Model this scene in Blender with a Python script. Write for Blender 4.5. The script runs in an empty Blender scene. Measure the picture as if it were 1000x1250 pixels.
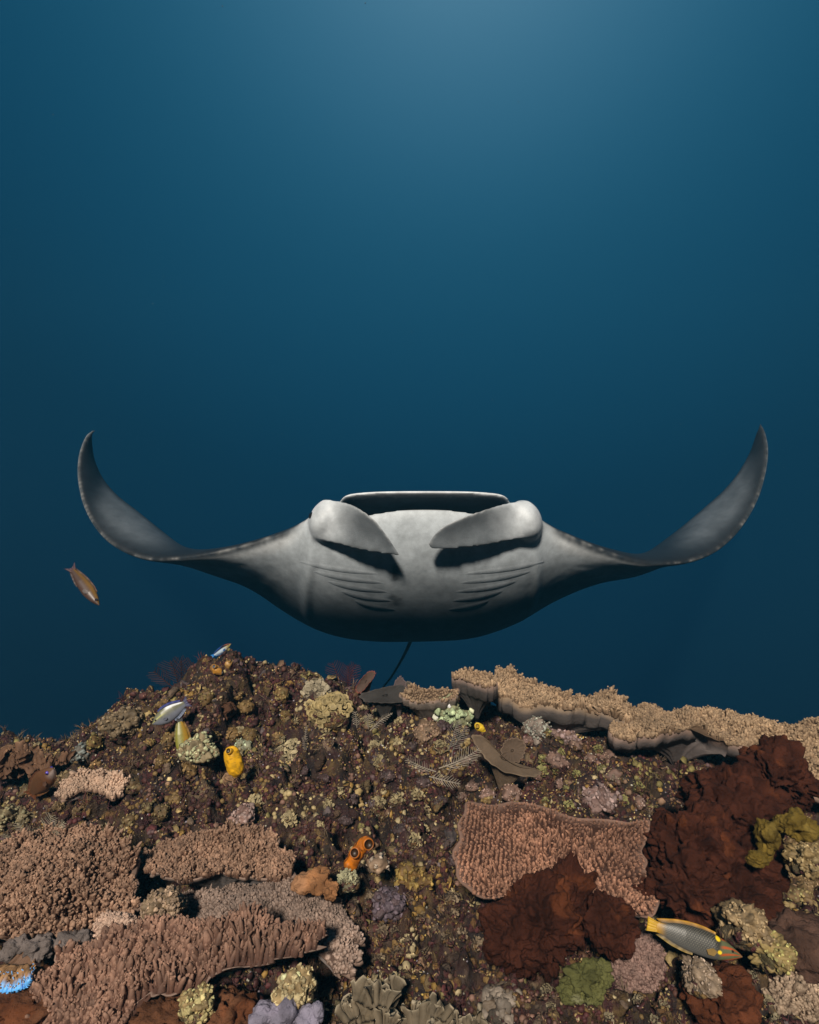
import bpy, bmesh, math
import numpy as np
from mathutils import Vector, kdtree
from mathutils.bvhtree import BVHTree

R = np.random.default_rng(7)
sc = bpy.context.scene
rad = math.radians

# ------------------------------------------------------------------ camera
W0, H0, FPX = 1000.0, 1250.0, 714.0          # photograph frame, focal length in its pixels
cam_d = bpy.data.cameras.new('camera')
cam = bpy.data.objects.new('camera', cam_d)
sc.collection.objects.link(cam)
cam_d.sensor_fit = 'HORIZONTAL'
cam_d.sensor_width = 36.0
cam_d.lens = FPX / W0 * 36.0
cam_d.clip_start = 0.02
cam_d.clip_end = 500
cam.location = (0, 0, 0)
cam.rotation_euler = (rad(90), 0, 0)
sc.camera = cam

# ------------------------------------------------------------------ world: light field of the open water
def lin(r, g, b):
    f = lambda c: (c / 255 / 12.92) if c / 255 <= 0.04045 else ((c / 255 + 0.055) / 1.055) ** 2.4
    return (f(r), f(g), f(b), 1.0)

world = bpy.data.worlds.new('World')
sc.world = world
world.use_nodes = True
wn, wl = world.node_tree.nodes, world.node_tree.links
wn.clear()
wo = wn.new('ShaderNodeOutputWorld')
wb = wn.new('ShaderNodeBackground')
wc = wn.new('ShaderNodeTexCoord')
wd = wn.new('ShaderNodeVectorMath'); wd.operation = 'DOT_PRODUCT'
g = Vector((0.07, 0.62, 0.78)).normalized()
wd.inputs[1].default_value = g
wa = wn.new('ShaderNodeMath'); wa.operation = 'ARCCOSINE'
wm = wn.new('ShaderNodeMath'); wm.operation = 'DIVIDE'; wm.inputs[1].default_value = math.pi
wr = wn.new('ShaderNodeValToRGB')
wr.color_ramp.interpolation = 'B_SPLINE'
stops = [(0, (104, 150, 174)), (10, (68, 119, 147)), (19, (41, 96, 125)), (27, (25, 80, 108)), (35, (15, 68, 96)),
         (43, (10, 58, 84)), (51, (4, 46, 70)), (64, (5, 37, 58)), (76, (2, 22, 40)), (92, (1, 14, 28)), (130, (1, 13, 26)), (180, (1, 12, 24))]
el = wr.color_ramp.elements
while len(el) < len(stops):
    el.new(0.5)
for e, (a, c) in zip(el, stops):
    e.position = a / 180
    e.color = lin(*c)
wl.new(wc.outputs['Generated'], wd.inputs[0])
wl.new(wd.outputs['Value'], wa.inputs[0])
wl.new(wa.outputs[0], wm.inputs[0])
wl.new(wm.outputs[0], wr.inputs[0])
wl.new(wr.outputs[0], wb.inputs['Color'])
wb.inputs['Strength'].default_value = 1.0
wl.new(wb.outputs[0], wo.inputs['Surface'])

# ------------------------------------------------------------------ sun
sun_d = bpy.data.lights.new('sun', 'SUN')
sun = bpy.data.objects.new('sun', sun_d)
sc.collection.objects.link(sun)
sun_d.energy = 5.0
sun_d.angle = rad(7)
sun_d.color = (1.0, 0.905, 0.775)
SUN_DIR = Vector((0.16, 0.75, -0.63)).normalized()      # direction the light travels
sun.rotation_euler = SUN_DIR.to_track_quat('-Z', 'Y').to_euler()
sun.location = (0, 0, 6)

sc.view_settings.view_transform = 'Standard'
sc.view_settings.look = 'None'
sc.view_settings.exposure = 0
sc.view_settings.gamma = 1
sc.view_settings.use_curve_mapping = False
sc.render.engine = 'CYCLES'
sc.cycles.use_denoising = True
sc.cycles.max_bounces = 6
sc.cycles.volume_bounces = 0

# ------------------------------------------------------------------ helpers
def px(x, y, Y):
    """point at depth Y seen at photograph pixel (x, y)"""
    return np.array([(x - 500) / FPX * Y, Y, -(y - 625) / FPX * Y])

def hash3(i, seed):
    i = i.astype(np.int64)
    h = (i[..., 0] * 374761393 + i[..., 1] * 668265263 + i[..., 2] * 1274126177 + seed * 974634777) & 0xffffffff
    h = ((h ^ (h >> 13)) * 1274126177) & 0xffffffff
    h = h ^ (h >> 16)
    return (h & 0xffffff) / float(0xffffff)

def vnoise(p, seed=0):
    i = np.floor(p); f = p - i
    u = f * f * f * (f * (f * 6 - 15) + 10)
    out = 0
    for dx in (0, 1):
        for dy in (0, 1):
            for dz in (0, 1):
                w = (u[:, 0] if dx else 1 - u[:, 0]) * (u[:, 1] if dy else 1 - u[:, 1]) * (u[:, 2] if dz else 1 - u[:, 2])
                out = out + w * hash3(i + np.array([dx, dy, dz]), seed)
    return out * 2 - 1

def fbm(p, seed=0, o=4, gain=0.5):
    s, a = 0, 1.0
    for k in range(o):
        s = s + a * vnoise(p * (2.03 ** k) + 13.7 * k, seed + k)
        a *= gain
    return s

def worley(p, seed=0):
    """F1 distance and the id of the nearest cell"""
    i = np.floor(p); best = np.full(len(p), 9.0); cid = np.zeros(len(p))
    for dx in (-1, 0, 1):
        for dy in (-1, 0, 1):
            for dz in ((-1, 0, 1) if np.ptp(p[:, 2]) > 0 else (0,)):
                c = i + np.array([dx, dy, dz])
                q = np.stack([hash3(c, seed + 1), hash3(c, seed + 2), hash3(c, seed + 3) if np.ptp(p[:, 2]) > 0 else p[:, 2] - c[:, 2]], 1) + c
                d = np.linalg.norm(q - p, axis=1)
                m = d < best
                best[m] = d[m]; cid[m] = hash3(c[m], seed + 9)
    return best, cid

def p2(x, y):
    return np.stack([x, y, np.zeros_like(x)], 1)

def sstep(a, b, x):
    t = np.clip((x - a) / (b - a), 0, 1)
    return t * t * (3 - 2 * t)

def norm(v):
    return v / np.maximum(np.linalg.norm(v, axis=-1, keepdims=True), 1e-9)

def catmull(P, n, closed=False):
    """resample control points (k, d) to n points"""
    P = np.asarray(P, float)
    k = len(P)
    t = np.linspace(0, k if closed else k - 1, n, endpoint=not closed)
    i = np.floor(t).astype(int)
    if not closed:
        i = np.minimum(i, k - 2)
    f = (t - i)[:, None]
    if closed:
        a, b, c, d = P[(i - 1) % k], P[i % k], P[(i + 1) % k], P[(i + 2) % k]
    else:
        Q = np.vstack([2 * P[0] - P[1], P, 2 * P[-1] - P[-2]])
        a, b, c, d = Q[i], Q[i + 1], Q[i + 2], Q[i + 3]
    return 0.5 * (2 * b + (c - a) * f + (2 * a - 5 * b + 4 * c - d) * f ** 2 + (3 * b - a - 3 * c + d) * f ** 3)

def obj(name, V, F, mat, parent=None, col=None, smooth=True, loc=None):
    """one mesh object from arrays; F is a list of (n,3) or (n,4) index arrays. loc = world origin of the object"""
    V = np.asarray(V, np.float64)
    F = [np.asarray(f, np.int32) for f in (F if isinstance(F, (list, tuple)) else [F]) if len(f)]
    if loc is None:
        loc = np.array(parent.location) if parent is not None else np.zeros(3)
    me = bpy.data.meshes.new(name)
    me.vertices.add(len(V))
    me.vertices.foreach_set('co', (V - loc).astype(np.float32).ravel())
    li = np.concatenate([f.ravel() for f in F])
    lt = np.concatenate([np.full(len(f), f.shape[1], np.int32) for f in F])
    me.loops.add(len(li)); me.loops.foreach_set('vertex_index', li)
    me.polygons.add(len(lt))
    me.polygons.foreach_set('loop_start', (np.cumsum(lt) - lt).astype(np.int32))
    me.polygons.foreach_set('loop_total', lt)
    me.polygons.foreach_set('use_smooth', np.full(len(lt), smooth))
    if col is not None:
        at = me.attributes.new('Col', 'FLOAT_COLOR', 'POINT')
        c = np.ones((len(V), 4), np.float32); c[:, :3] = col
        at.data.foreach_set('color', c.ravel())
    me.update(calc_edges=True); me.validate()
    me.materials.append(mat)
    o = bpy.data.objects.new(name, me)
    sc.collection.objects.link(o)
    if parent is None:
        o.location = loc
    else:
        o.parent = parent
    return o

def thing(name, loc, label, cat, group=None):
    o = bpy.data.objects.new(name, None)
    o.empty_display_size = 0.05
    o.location = loc
    sc.collection.objects.link(o)
    return tag(o, label, cat, group)

def tag(o, label=None, cat=None, group=None, kind=None):
    if label: o['label'] = label
    if cat: o['category'] = cat
    if group: o['group'] = group
    if kind: o['kind'] = kind
    return o

class Acc:
    def __init__(s):
        s.V, s.F3, s.F4, s.C, s.n = [], [], [], [], 0
    def add(s, V, F3=None, F4=None, C=(1, 1, 1)):
        V = np.asarray(V, float).reshape(-1, 3)
        if F3 is not None and len(F3): s.F3.append(np.asarray(F3).reshape(-1, 3) + s.n)
        if F4 is not None and len(F4): s.F4.append(np.asarray(F4).reshape(-1, 4) + s.n)
        s.V.append(V); s.C.append(np.broadcast_to(np.asarray(C, float), V.shape))
        s.n += len(V)
    def build(s, name, mat, parent=None, **k):
        F = ([np.concatenate(s.F3)] if s.F3 else []) + ([np.concatenate(s.F4)] if s.F4 else [])
        return obj(name, np.concatenate(s.V), F, mat, parent, col=np.concatenate(s.C), **k)

def grid_faces(n, m, close_m=False, close_n=False):
    """quads of an n x m vertex grid"""
    i = np.arange(n if close_n else n - 1)[:, None]; j = np.arange(m if close_m else m - 1)[None]
    a = i * m + j; b = i * m + (j + 1) % m
    c = ((i + 1) % n) * m + (j + 1) % m; d = ((i + 1) % n) * m + j
    return np.stack([a, b, c, d], -1).reshape(-1, 4)

def frames(D):
    D = norm(D)
    a = np.where(np.abs(D[:, 2:3]) < 0.9, np.array([[0, 0, 1.0]]), np.array([[1.0, 0, 0]]))
    X = norm(np.cross(a, D)); Y = np.cross(D, X)
    return X, Y, D

def fingers(P, D, L, r, sides=5, prof=((0, 1.0), (0.5, 0.95), (0.83, 0.72), (0.97, 0.34)), bend=0.15, flat=None):
    """tapered round-tipped branchlets; returns V, quads, tris, t (0 base .. 1 tip)"""
    n = len(P)
    X, Y, Z = frames(D)
    ang = R.uniform(0, 6.28, (n, 1)); X, Y = X * np.cos(ang) + Y * np.sin(ang), Y * np.cos(ang) - X * np.sin(ang)
    k = len(prof)
    th = np.arange(sides) / sides * 2 * np.pi
    B = R.normal(0, bend, (n, 2))
    V = np.zeros((n, k * sides + 1, 3)); T = np.zeros((n, k * sides + 1))
    fl = np.ones(n) if flat is None else flat
    for q, (t, s) in enumerate(prof):
        s = s * R.uniform(0.88, 1.12, (n, 1))
        C = P + Z * (t * L)[:, None] + (X * B[:, :1] + Y * B[:, 1:]) * (t * t * L)[:, None]
        V[:, q * sides:(q + 1) * sides] = C[:, None] + (r[:, None] * s)[..., None] * (np.cos(th)[None, :, None] * X[:, None] + fl[:, None, None] * np.sin(th)[None, :, None] * Y[:, None])
        T[:, q * sides:(q + 1) * sides] = t
    V[:, -1] = P + Z * L[:, None] + (X * B[:, :1] + Y * B[:, 1:]) * L[:, None]
    T[:, -1] = 1
    F = grid_faces(k, sides, True)
    cap = np.stack([(k - 1) * sides + np.arange(sides), (k - 1) * sides + (np.arange(sides) + 1) % sides, np.full(sides, k * sides)], 1)
    off = (np.arange(n) * (k * sides + 1))[:, None, None]
    return V.reshape(-1, 3), (F[None] + off).reshape(-1, 4), (cap[None] + off).reshape(-1, 3), T.ravel()

def tube(P, r, sides=6):
    """tube through points P (n,3) with radii r (n)"""
    P = np.asarray(P, float); n = len(P)
    r = np.broadcast_to(np.asarray(r, float), (n,))
    D = norm(np.gradient(P, axis=0))
    up = np.array([0.31, -0.2, 0.93])
    X = norm(np.cross(D, up)); Y = np.cross(D, X)
    th = np.arange(sides) / sides * 2 * np.pi
    V = P[:, None] + r[:, None, None] * (np.cos(th)[None, :, None] * X[:, None] + np.sin(th)[None, :, None] * Y[:, None])
    V = V.reshape(-1, 3)
    return V, grid_faces(n, sides, True)

_ico = {}
def ico(k):
    if k not in _ico:
        bm = bmesh.new()
        bmesh.ops.create_icosphere(bm, subdivisions=k, radius=1)
        bm.verts.ensure_lookup_table()
        _ico[k] = (np.array([v.co[:] for v in bm.verts]), np.array([[v.index for v in f.verts] for f in bm.faces]))
        bm.free()
    return _ico[k]

# ------------------------------------------------------------------ materials
def material(name, rough=0.7, spec=0.35, var=0.35, vscale=30, bump=0.35, bscale=140, speck=None, sss=0.0, bdist=0.004, tone=1.0):
    m = bpy.data.materials.new(name); m.use_nodes = True
    nt = m.node_tree; N, L = nt.nodes, nt.links
    b = N['Principled BSDF']
    b.inputs['Roughness'].default_value = rough
    b.inputs['Specular IOR Level'].default_value = spec
    at = N.new('ShaderNodeAttribute'); at.attribute_name = 'Col'
    tc = N.new('ShaderNodeTexCoord')
    nz = N.new('ShaderNodeTexNoise'); nz.inputs['Scale'].default_value = vscale; nz.inputs['Detail'].default_value = 6; nz.inputs['Roughness'].default_value = 0.65
    L.new(tc.outputs['Object'], nz.inputs['Vector'])
    mr = N.new('ShaderNodeMapRange'); mr.inputs['From Min'].default_value = 0.3; mr.inputs['From Max'].default_value = 0.7
    mr.inputs['To Min'].default_value = tone * (1 - var); mr.inputs['To Max'].default_value = tone * (1 + var)
    L.new(nz.outputs['Fac'], mr.inputs['Value'])
    mx = N.new('ShaderNodeVectorMath'); mx.operation = 'SCALE'
    L.new(at.outputs['Color'], mx.inputs[0]); L.new(mr.outputs[0], mx.inputs['Scale'])
    out = mx.outputs[0]
    if speck:
        (scol, sscale, thr) = speck
        n2 = N.new('ShaderNodeTexNoise'); n2.inputs['Scale'].default_value = sscale; n2.inputs['Detail'].default_value = 3
        L.new(tc.outputs['Object'], n2.inputs['Vector'])
        r2 = N.new('ShaderNodeMapRange'); r2.inputs['From Min'].default_value = thr; r2.inputs['From Max'].default_value = thr + 0.06
        L.new(n2.outputs['Fac'], r2.inputs['Value'])
        mi = N.new('ShaderNodeMix'); mi.data_type = 'RGBA'
        L.new(r2.outputs[0], mi.inputs['Factor']); L.new(out, mi.inputs['A']); mi.inputs['B'].default_value = (*scol, 1)
        out = mi.outputs['Result']
    L.new(out, b.inputs['Base Color'])
    if sss:
        b.inputs['Subsurface Weight'].default_value = sss
        b.inputs['Subsurface Radius'].default_value = (0.01, 0.005, 0.003)
        b.inputs['Subsurface Scale'].default_value = 0.3
    if bump:
        bz = N.new('ShaderNodeTexNoise'); bz.inputs['Scale'].default_value = bscale; bz.inputs['Detail'].default_value = 5; bz.inputs['Roughness'].default_value = 0.6
        L.new(tc.outputs['Object'], bz.inputs['Vector'])
        bu = N.new('ShaderNodeBump'); bu.inputs['Strength'].default_value = bump; bu.inputs['Distance'].default_value = bdist
        L.new(bz.outputs['Fac'], bu.inputs['Height']); L.new(bu.outputs[0], b.inputs['Normal'])
    return m

M = dict(
    rock=material('reef_rock', 0.75, 0.4, 0.6, 26, 0.9, 90, speck=((0.30, 0.22, 0.11), 120, 0.66), bdist=0.012, tone=0.72),
    coral=material('coral_skin', 0.7, 0.35, 0.3, 40, 0.5, 260, bdist=0.003, tone=0.84),
    plate=material('coral_plate', 0.8, 0.25, 0.3, 14, 0.5, 120, bdist=0.004, tone=0.84),
    sponge=material('sponge_flesh', 0.9, 0.12, 0.45, 16, 0.9, 150, bdist=0.006, tone=0.88),
    growth=material('encrusting_growth', 0.65, 0.4, 0.3, 60, 0.5, 320, bdist=0.002, tone=0.82),
    leaf=material('thin_leaf', 0.75, 0.3, 0.3, 30, 0.5, 200, bdist=0.003, tone=0.85),
    weed=material('algae_strand', 0.7, 0.3, 0.3, 50, 0.0, 100, tone=0.85),
    squirt=material('sea_squirt_tunic', 0.45, 0.5, 0.15, 60, 0.25, 300, bdist=0.002),
    fish=material('fish_scale', 0.4, 0.5, 0.12, 90, 0.2, 500, bdist=0.001),
    fin=material('fish_fin', 0.5, 0.4, 0.15, 120, 0.2, 500, bdist=0.001),
    eye=material('eye', 0.15, 0.6, 0.0, 10, 0),
    skin=material('manta_skin', 0.5, 0.4, 0.22, 16, 0.35, 190, bdist=0.004),
)

def encrust(m):
    """mottled crust: small random patches of maroon, ochre, cream and pink growth with their own relief"""
    nt = m.node_tree; N, L = nt.nodes, nt.links
    b = N['Principled BSDF']; src = b.inputs['Base Color'].links[0].from_socket; nsrc = b.inputs['Normal'].links[0].from_node
    tc = N.new('ShaderNodeTexCoord')
    wn_ = N.new('ShaderNodeTexNoise'); wn_.inputs['Scale'].default_value = 60; wn_.inputs['Detail'].default_value = 3
    L.new(tc.outputs['Object'], wn_.inputs['Vector'])
    ws = N.new('ShaderNodeVectorMath'); ws.operation = 'SCALE'; ws.inputs['Scale'].default_value = 0.016
    L.new(wn_.outputs['Color'], ws.inputs[0])
    wa_ = N.new('ShaderNodeVectorMath'); L.new(tc.outputs['Object'], wa_.inputs[0]); L.new(ws.outputs[0], wa_.inputs[1])
    prev = src; heights = []
    for scale, thr, pal in ((75, 0.50, [(0.05, 0.012, 0.012), (0.12, 0.06, 0.02), (0.20, 0.12, 0.04), (0.08, 0.02, 0.02), (0.045, 0.015, 0.012), (0.06, 0.016, 0.015)]),
                            (190, 0.56, [(0.36, 0.26, 0.11), (0.24, 0.13, 0.035), (0.08, 0.022, 0.02), (0.07, 0.022, 0.02), (0.18, 0.09, 0.07), (0.06, 0.015, 0.015)])):
        vo = N.new('ShaderNodeTexVoronoi'); vo.inputs['Scale'].default_value = scale
        L.new(wa_.outputs[0], vo.inputs['Vector'])
        sp = N.new('ShaderNodeSeparateColor'); L.new(vo.outputs['Color'], sp.inputs[0])
        cr = N.new('ShaderNodeValToRGB'); cr.color_ramp.interpolation = 'CONSTANT'
        e = cr.color_ramp.elements
        while len(e) < len(pal): e.new(0.5)
        for k, (q, c) in enumerate(zip(e, pal)): q.position = k / len(pal); q.color = (*c, 1)
        L.new(sp.outputs[0], cr.inputs[0])
        nm = N.new('ShaderNodeTexNoise'); nm.inputs['Scale'].default_value = scale * 0.16; nm.inputs['Detail'].default_value = 4
        L.new(tc.outputs['Object'], nm.inputs['Vector'])
        mm = N.new('ShaderNodeMapRange'); mm.inputs['From Min'].default_value = thr - 0.02; mm.inputs['From Max'].default_value = thr + 0.05
        L.new(nm.outputs['Fac'], mm.inputs['Value'])
        ed = N.new('ShaderNodeMapRange'); ed.inputs['From Min'].default_value = 0.62; ed.inputs['From Max'].default_value = 0.45
        L.new(vo.outputs['Distance'], ed.inputs['Value'])
        mk = N.new('ShaderNodeMath'); mk.operation = 'MULTIPLY'; L.new(mm.outputs[0], mk.inputs[0]); L.new(ed.outputs[0], mk.inputs[1])
        mi = N.new('ShaderNodeMix'); mi.data_type = 'RGBA'
        L.new(mk.outputs[0], mi.inputs['Factor']); L.new(prev, mi.inputs['A']); L.new(cr.outputs[0], mi.inputs['B'])
        prev = mi.outputs['Result']
        iv = N.new('ShaderNodeMath'); iv.operation = 'MULTIPLY'; L.new(mk.outputs[0], iv.inputs[0])
        i2 = N.new('ShaderNodeMath'); i2.operation = 'SUBTRACT'; i2.inputs[0].default_value = 1.0; L.new(vo.outputs['Distance'], i2.inputs[1])
        L.new(i2.outputs[0], iv.inputs[1]); heights.append((iv.outputs[0], 1.1 / scale * 0.55))
    L.new(prev, b.inputs['Base Color'])
    last = nsrc
    for h, d in heights:
        bu = N.new('ShaderNodeBump'); bu.inputs['Strength'].default_value = 0.9; bu.inputs['Distance'].default_value = d
        L.new(h, bu.inputs['Height']); L.new(last.outputs[0], bu.inputs['Normal']); last = bu
    L.new(last.outputs[0], b.inputs['Normal'])
encrust(M['rock'])

# ------------------------------------------------------------------ reef terrain
RIDGE_Y = 2.0
_rp = np.array([(-900, 960), (-400, 935), (-100, 920), (0, 912), (60, 915), (98, 908), (116, 878), (150, 856), (200, 838), (240, 815), (282, 803),
                (312, 815), (345, 827), (385, 838), (420, 848), (460, 856), (520, 858), (600, 866), (700, 876), (760, 886), (850, 905),
                (930, 905), (1000, 905), (1400, 925), (2000, 970)], float)
_rx, _rz = (_rp[:, 0] - 500) / FPX * RIDGE_Y, -(_rp[:, 1] - 625) / FPX * RIDGE_Y

def terrain0(x, y):
    """height of the reef before coral footings are cut in"""
    zr = np.interp(x, _rx, _rz)
    t = np.clip((y - 1.0) / (RIDGE_Y - 1.0), 0, 1)
    z0 = -0.862 + 0.02 * np.sin(x * 3.1 + 1)
    z = z0 + (zr - z0) * (0.55 * t + 0.45 * t * t)
    z = np.where(y < 1.0, -0.862 + (y - 1.0) * 0.12, z)
    over = np.maximum(y - RIDGE_Y - 0.05, 0)
    z = z - 2.4 * over ** 2 / (over + 0.35) - 0.0
    P = p2(x, y)
    z = np.maximum(z, -4.6 + 0.1 * vnoise(P, 3))
    amp = sstep(2.25, 1.75, y) * 0.55 + 0.45
    z = z + amp * (0.030 * fbm(P * 5.5, 11, 3) + 0.022 * np.abs(fbm(P * 12, 21, 2)) - 0.012)
    return z

def terrain_detail(x, y):
    P = p2(x, y)
    F1, cid = worley(P * 15, 31)
    F2, cid2 = worley(P * 34, 37)
    amp = sstep(0.3, 0.6, y) * sstep(3.0, 2.3, y)
    h = 0.045 * (0.32 - F1 ** 2) * (0.3 + cid) + 0.020 * (0.3 - F2 ** 2) * (0.3 + cid2) + 0.012 * fbm(P * 40, 41, 3) + 0.004 * fbm(P * 130, 47, 2)
    crev = fbm(P * 8, 51, 3)
    h = h - 0.05 * sstep(0.15, 0.55, crev)
    return h * amp

def spaced(a, b, fine_a, fine_b, fine, coarse):
    mid = np.arange(fine_a, fine_b, fine)
    lo = [fine_a]; s = fine
    while lo[-1] > a:
        s = min(s * 1.12, coarse); lo.append(lo[-1] - s)
    hi = [mid[-1]]; s = fine
    while hi[-1] < b:
        s = min(s * 1.12, coarse); hi.append(hi[-1] + s)
    return np.concatenate([lo[:0:-1], mid, hi[1:]])

GX = spaced(-5, 5, -1.5, 1.5, 0.0074, 0.14)
GY = spaced(-1.6, 6.2, 0.88, 2.15, 0.0054, 0.12)
_gx, _gy = np.meshgrid(GX, GY)
_fx, _fy = _gx.ravel(), _gy.ravel()
GZ0 = terrain0(_fx, _fy).reshape(_gx.shape)
GZ = GZ0 + terrain_detail(_fx, _fy).reshape(_gx.shape)

def bilin(G, x, y):
    x = np.asarray(x, float); y = np.asarray(y, float)
    i = np.clip(np.searchsorted(GY, y) - 1, 0, len(GY) - 2); j = np.clip(np.searchsorted(GX, x) - 1, 0, len(GX) - 2)
    v = np.clip((y - GY[i]) / (GY[i + 1] - GY[i]), 0, 1); u = np.clip((x - GX[j]) / (GX[j + 1] - GX[j]), 0, 1)
    return (G[i, j] * (1 - u) + G[i, j + 1] * u) * (1 - v) + (G[i + 1, j] * (1 - u) + G[i + 1, j + 1] * u) * v

def ground_hit(x, y, G=None):
    """where the line of sight at a photograph pixel first meets the reef"""
    G = GZ if G is None else G
    Ys = np.linspace(0.6, 2.6, 900)
    X = (x - 500) / FPX * Ys; Z = -(y - 625) / FPX * Ys
    below = Z < bilin(G, X, Ys)
    k = np.argmax(below) if below.any() else 700
    return np.array([X[k], Ys[k], bilin(G, X[k], Ys[k])])

def in_poly(P, x, y):
    c = np.zeros(np.shape(x), bool)
    for a, b in zip(P, np.roll(P, -1, 0)):
        cond = (a[1] > y) != (b[1] > y)
        with np.errstate(divide='ignore', invalid='ignore'):
            c ^= cond & (x < (b[0] - a[0]) * (y - a[1]) / (b[1] - a[1]) + a[0])
    return c

FOOT = []          # footprints (polygon in x, y) of the large corals

# ------------------------------------------------------------------ plate corals
def plate_coral(name, label, outline, anchor, Y0, tilt, roll=0.0, nfing=600, fl=0.02, fr=0.0055, mix=(1, 0.3, 0.3),
                col=(0.26, 0.15, 0.11), tip=(0.50, 0.36, 0.28), under=(0.16, 0.13, 0.12), rim=(0.27, 0.18, 0.14), cup=0.03, wave=0.012,
                th=0.012, stalk=0.10, group=None, fingers_on=True, cat='coral', scallop=0.012, rows=0, rimf=0.0, seed=0, ridge=0.0, centre=None, sheet='plate', carve=True, flat=1.0, nubs=0):
    p0 = px(anchor[0], anchor[1], Y0)
    sx, sy = math.tan(rad(roll)), math.tan(rad(tilt))
    # outline rays onto the plane z = z0 + sx (x-x0) + sy (y-y0)
    O = catmull(outline, 120, True)
    dx, dz = (O[:, 0] - 500) / FPX, -(O[:, 1] - 625) / FPX
    Yv = (p0[2] - sx * p0[0] - sy * p0[1]) / (dz - sx * dx - sy)
    Q = np.stack([dx * Yv, Yv, dz * Yv], 1)
    if centre is None:
        c = Q.mean(0)
    else:
        ddx, ddz = (centre[0] - 500) / FPX, -(centre[1] - 625) / FPX
        yy = (p0[2] - sx * p0[0] - sy * p0[1]) / (ddz - sx * ddx - sy); c = np.array([ddx * yy, yy, ddz * yy])
    n = norm(np.array([-sx, -sy, 1.0]))
    upslope = norm(np.array([0, 1, sy])) if abs(tilt) > 1 else np.array([0, 1.0, 0])
    Rd = Q - c
    size = np.linalg.norm(Rd, axis=1).mean()
    ang = np.arange(120) / 120 * 2 * np.pi
    scallop = min(scallop, 0.09 * size)
    sca = 1 + scallop / size * (vnoise(np.stack([np.cos(ang) * 6, np.sin(ang) * 6, np.full(120, seed + .3)], 1), seed) * 0.8 + 0.6 * np.sin(ang * 17 + 2 * np.sin(ang * 3 + seed)))
    Rd = Rd * sca[:, None]
    def surf(r, Rdir):
        P = c + Rdir * r[..., None]
        flatP = P.reshape(-1, 3)
        h = cup * (r.ravel() ** 2 - 0.6) + wave * fbm(flatP * 16, 61 + seed, 3)
        if ridge:
            u = flatP[:, 0] * 1.0 + 0.02 * vnoise(flatP * 9, 5)
            h = h + ridge * (np.abs(np.sin(u * np.pi / 0.013)) - 0.5)
        return P + (h[:, None] * n).reshape(P.shape)
    K = 16
    rr = np.linspace(0, 1, K + 1)[1:] ** 0.85
    top = surf(np.repeat(rr[:, None], 120, 1), np.repeat(Rd[None], K, 0))
    topc = surf(np.array([0.0]), Rd[:1])[0]
    loc = c - n * (stalk + th); loc[2] = min(loc[2], float(bilin(GZ0, loc[0], loc[1])) - 0.02)
    T = thing(name, loc, label, cat, group)
    # underside
    rb = np.linspace(0.985, 0.12, 10)
    e = rb[:, None, None]
    bot = surf(np.repeat(rb[:, None], 120, 1), np.repeat(Rd[None], 10, 0)) - n * th
    sink = (np.clip((0.8 - rb) / 0.7, 0, 1) ** 1.4)[:, None, None]
    bot = bot * (1 - sink) + sink * (loc + (bot - bot.mean((0, 1)) * 0 - c) * np.array([0.55, 0.55, 0.0]))
    rimv = surf(np.full((1, 120), 1.012), Rd[None]) - n * th * 0.5
    V = np.concatenate([topc[None], top.reshape(-1, 3), rimv.reshape(-1, 3), bot.reshape(-1, 3), loc[None]])
    F4 = grid_faces(K + 1 + 10, 120, True) + 1
    F3 = np.stack([np.zeros(120, int), 1 + np.arange(120), 1 + (np.arange(120) + 1) % 120], 1)
    lastb = 1 + (K + 10) * 120
    F3b = np.stack([lastb + np.arange(120), np.full(120, len(V) - 1), lastb + (np.arange(120) + 1) % 120], 1)
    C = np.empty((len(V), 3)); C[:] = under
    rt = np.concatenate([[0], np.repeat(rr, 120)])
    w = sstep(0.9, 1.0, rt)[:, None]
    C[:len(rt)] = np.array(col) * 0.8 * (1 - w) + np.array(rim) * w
    C[len(rt):len(rt) + 120] = rim if th < 0.03 else under  # thick plates: edge takes the under colour, widening the painted shade band
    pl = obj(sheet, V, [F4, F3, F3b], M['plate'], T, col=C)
    if carve:
        FOOT.append((Q[:, :2], (p0, sx, sy, th + 0.03)))
    if fingers_on and nfing:
        # branchlets: even scatter over the outline (best of several darts)
        lo, hi = Q[:, :2].min(0), Q[:, :2].max(0)
        pts = []
        cand = R.uniform(0, 1, (nfing * 9, 2)) * (hi - lo) + lo
        cand = cand[in_poly((c + Rd * 0.98)[:, :2], cand[:, 0], cand[:, 1])]
        area = 0.5 * abs(np.sum(Q[:, 0] * np.roll(Q[:, 1], -1) - Q[:, 1] * np.roll(Q[:, 0], -1)))
        dmin = 0.72 * math.sqrt(area / nfing)
        cell = {}
        for q in cand:
            k = (int(q[0] / dmin), int(q[1] / dmin))
            if any((q[0] - o[0]) ** 2 + ((q[1] - o[1])) ** 2 < dmin * dmin for a in (-1, 0, 1) for b2 in (-1, 0, 1) for o in cell.get((k[0] + a, k[1] + b2), ())):
                continue
            cell.setdefault(k, []).append(q); pts.append(q)
            if len(pts) >= nfing: break
        q = np.array(pts)
        if rows:
            ph = (q[:, 0] + 0.35 * (q[:, 0] - c[0]) * (q[:, 1] - c[1]) / size) / rows
            q[:, 0] = q[:, 0] + (np.round(ph) - ph) * rows * 0.6
        z = p0[2] + sx * (q[:, 0] - p0[0]) + sy * (q[:, 1] - p0[1])
        P3 = np.column_stack([q, z])
        rel = P3 - c
        # relative radius for the cup height
        a_q = np.arctan2(rel[:, 1], rel[:, 0]); a_o = np.arctan2(Rd[:, 1], Rd[:, 0])
        o = np.argsort(a_o); ro = np.interp(a_q, a_o[o], np.linalg.norm(Rd[o, :2], axis=1), period=2 * np.pi)
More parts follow.
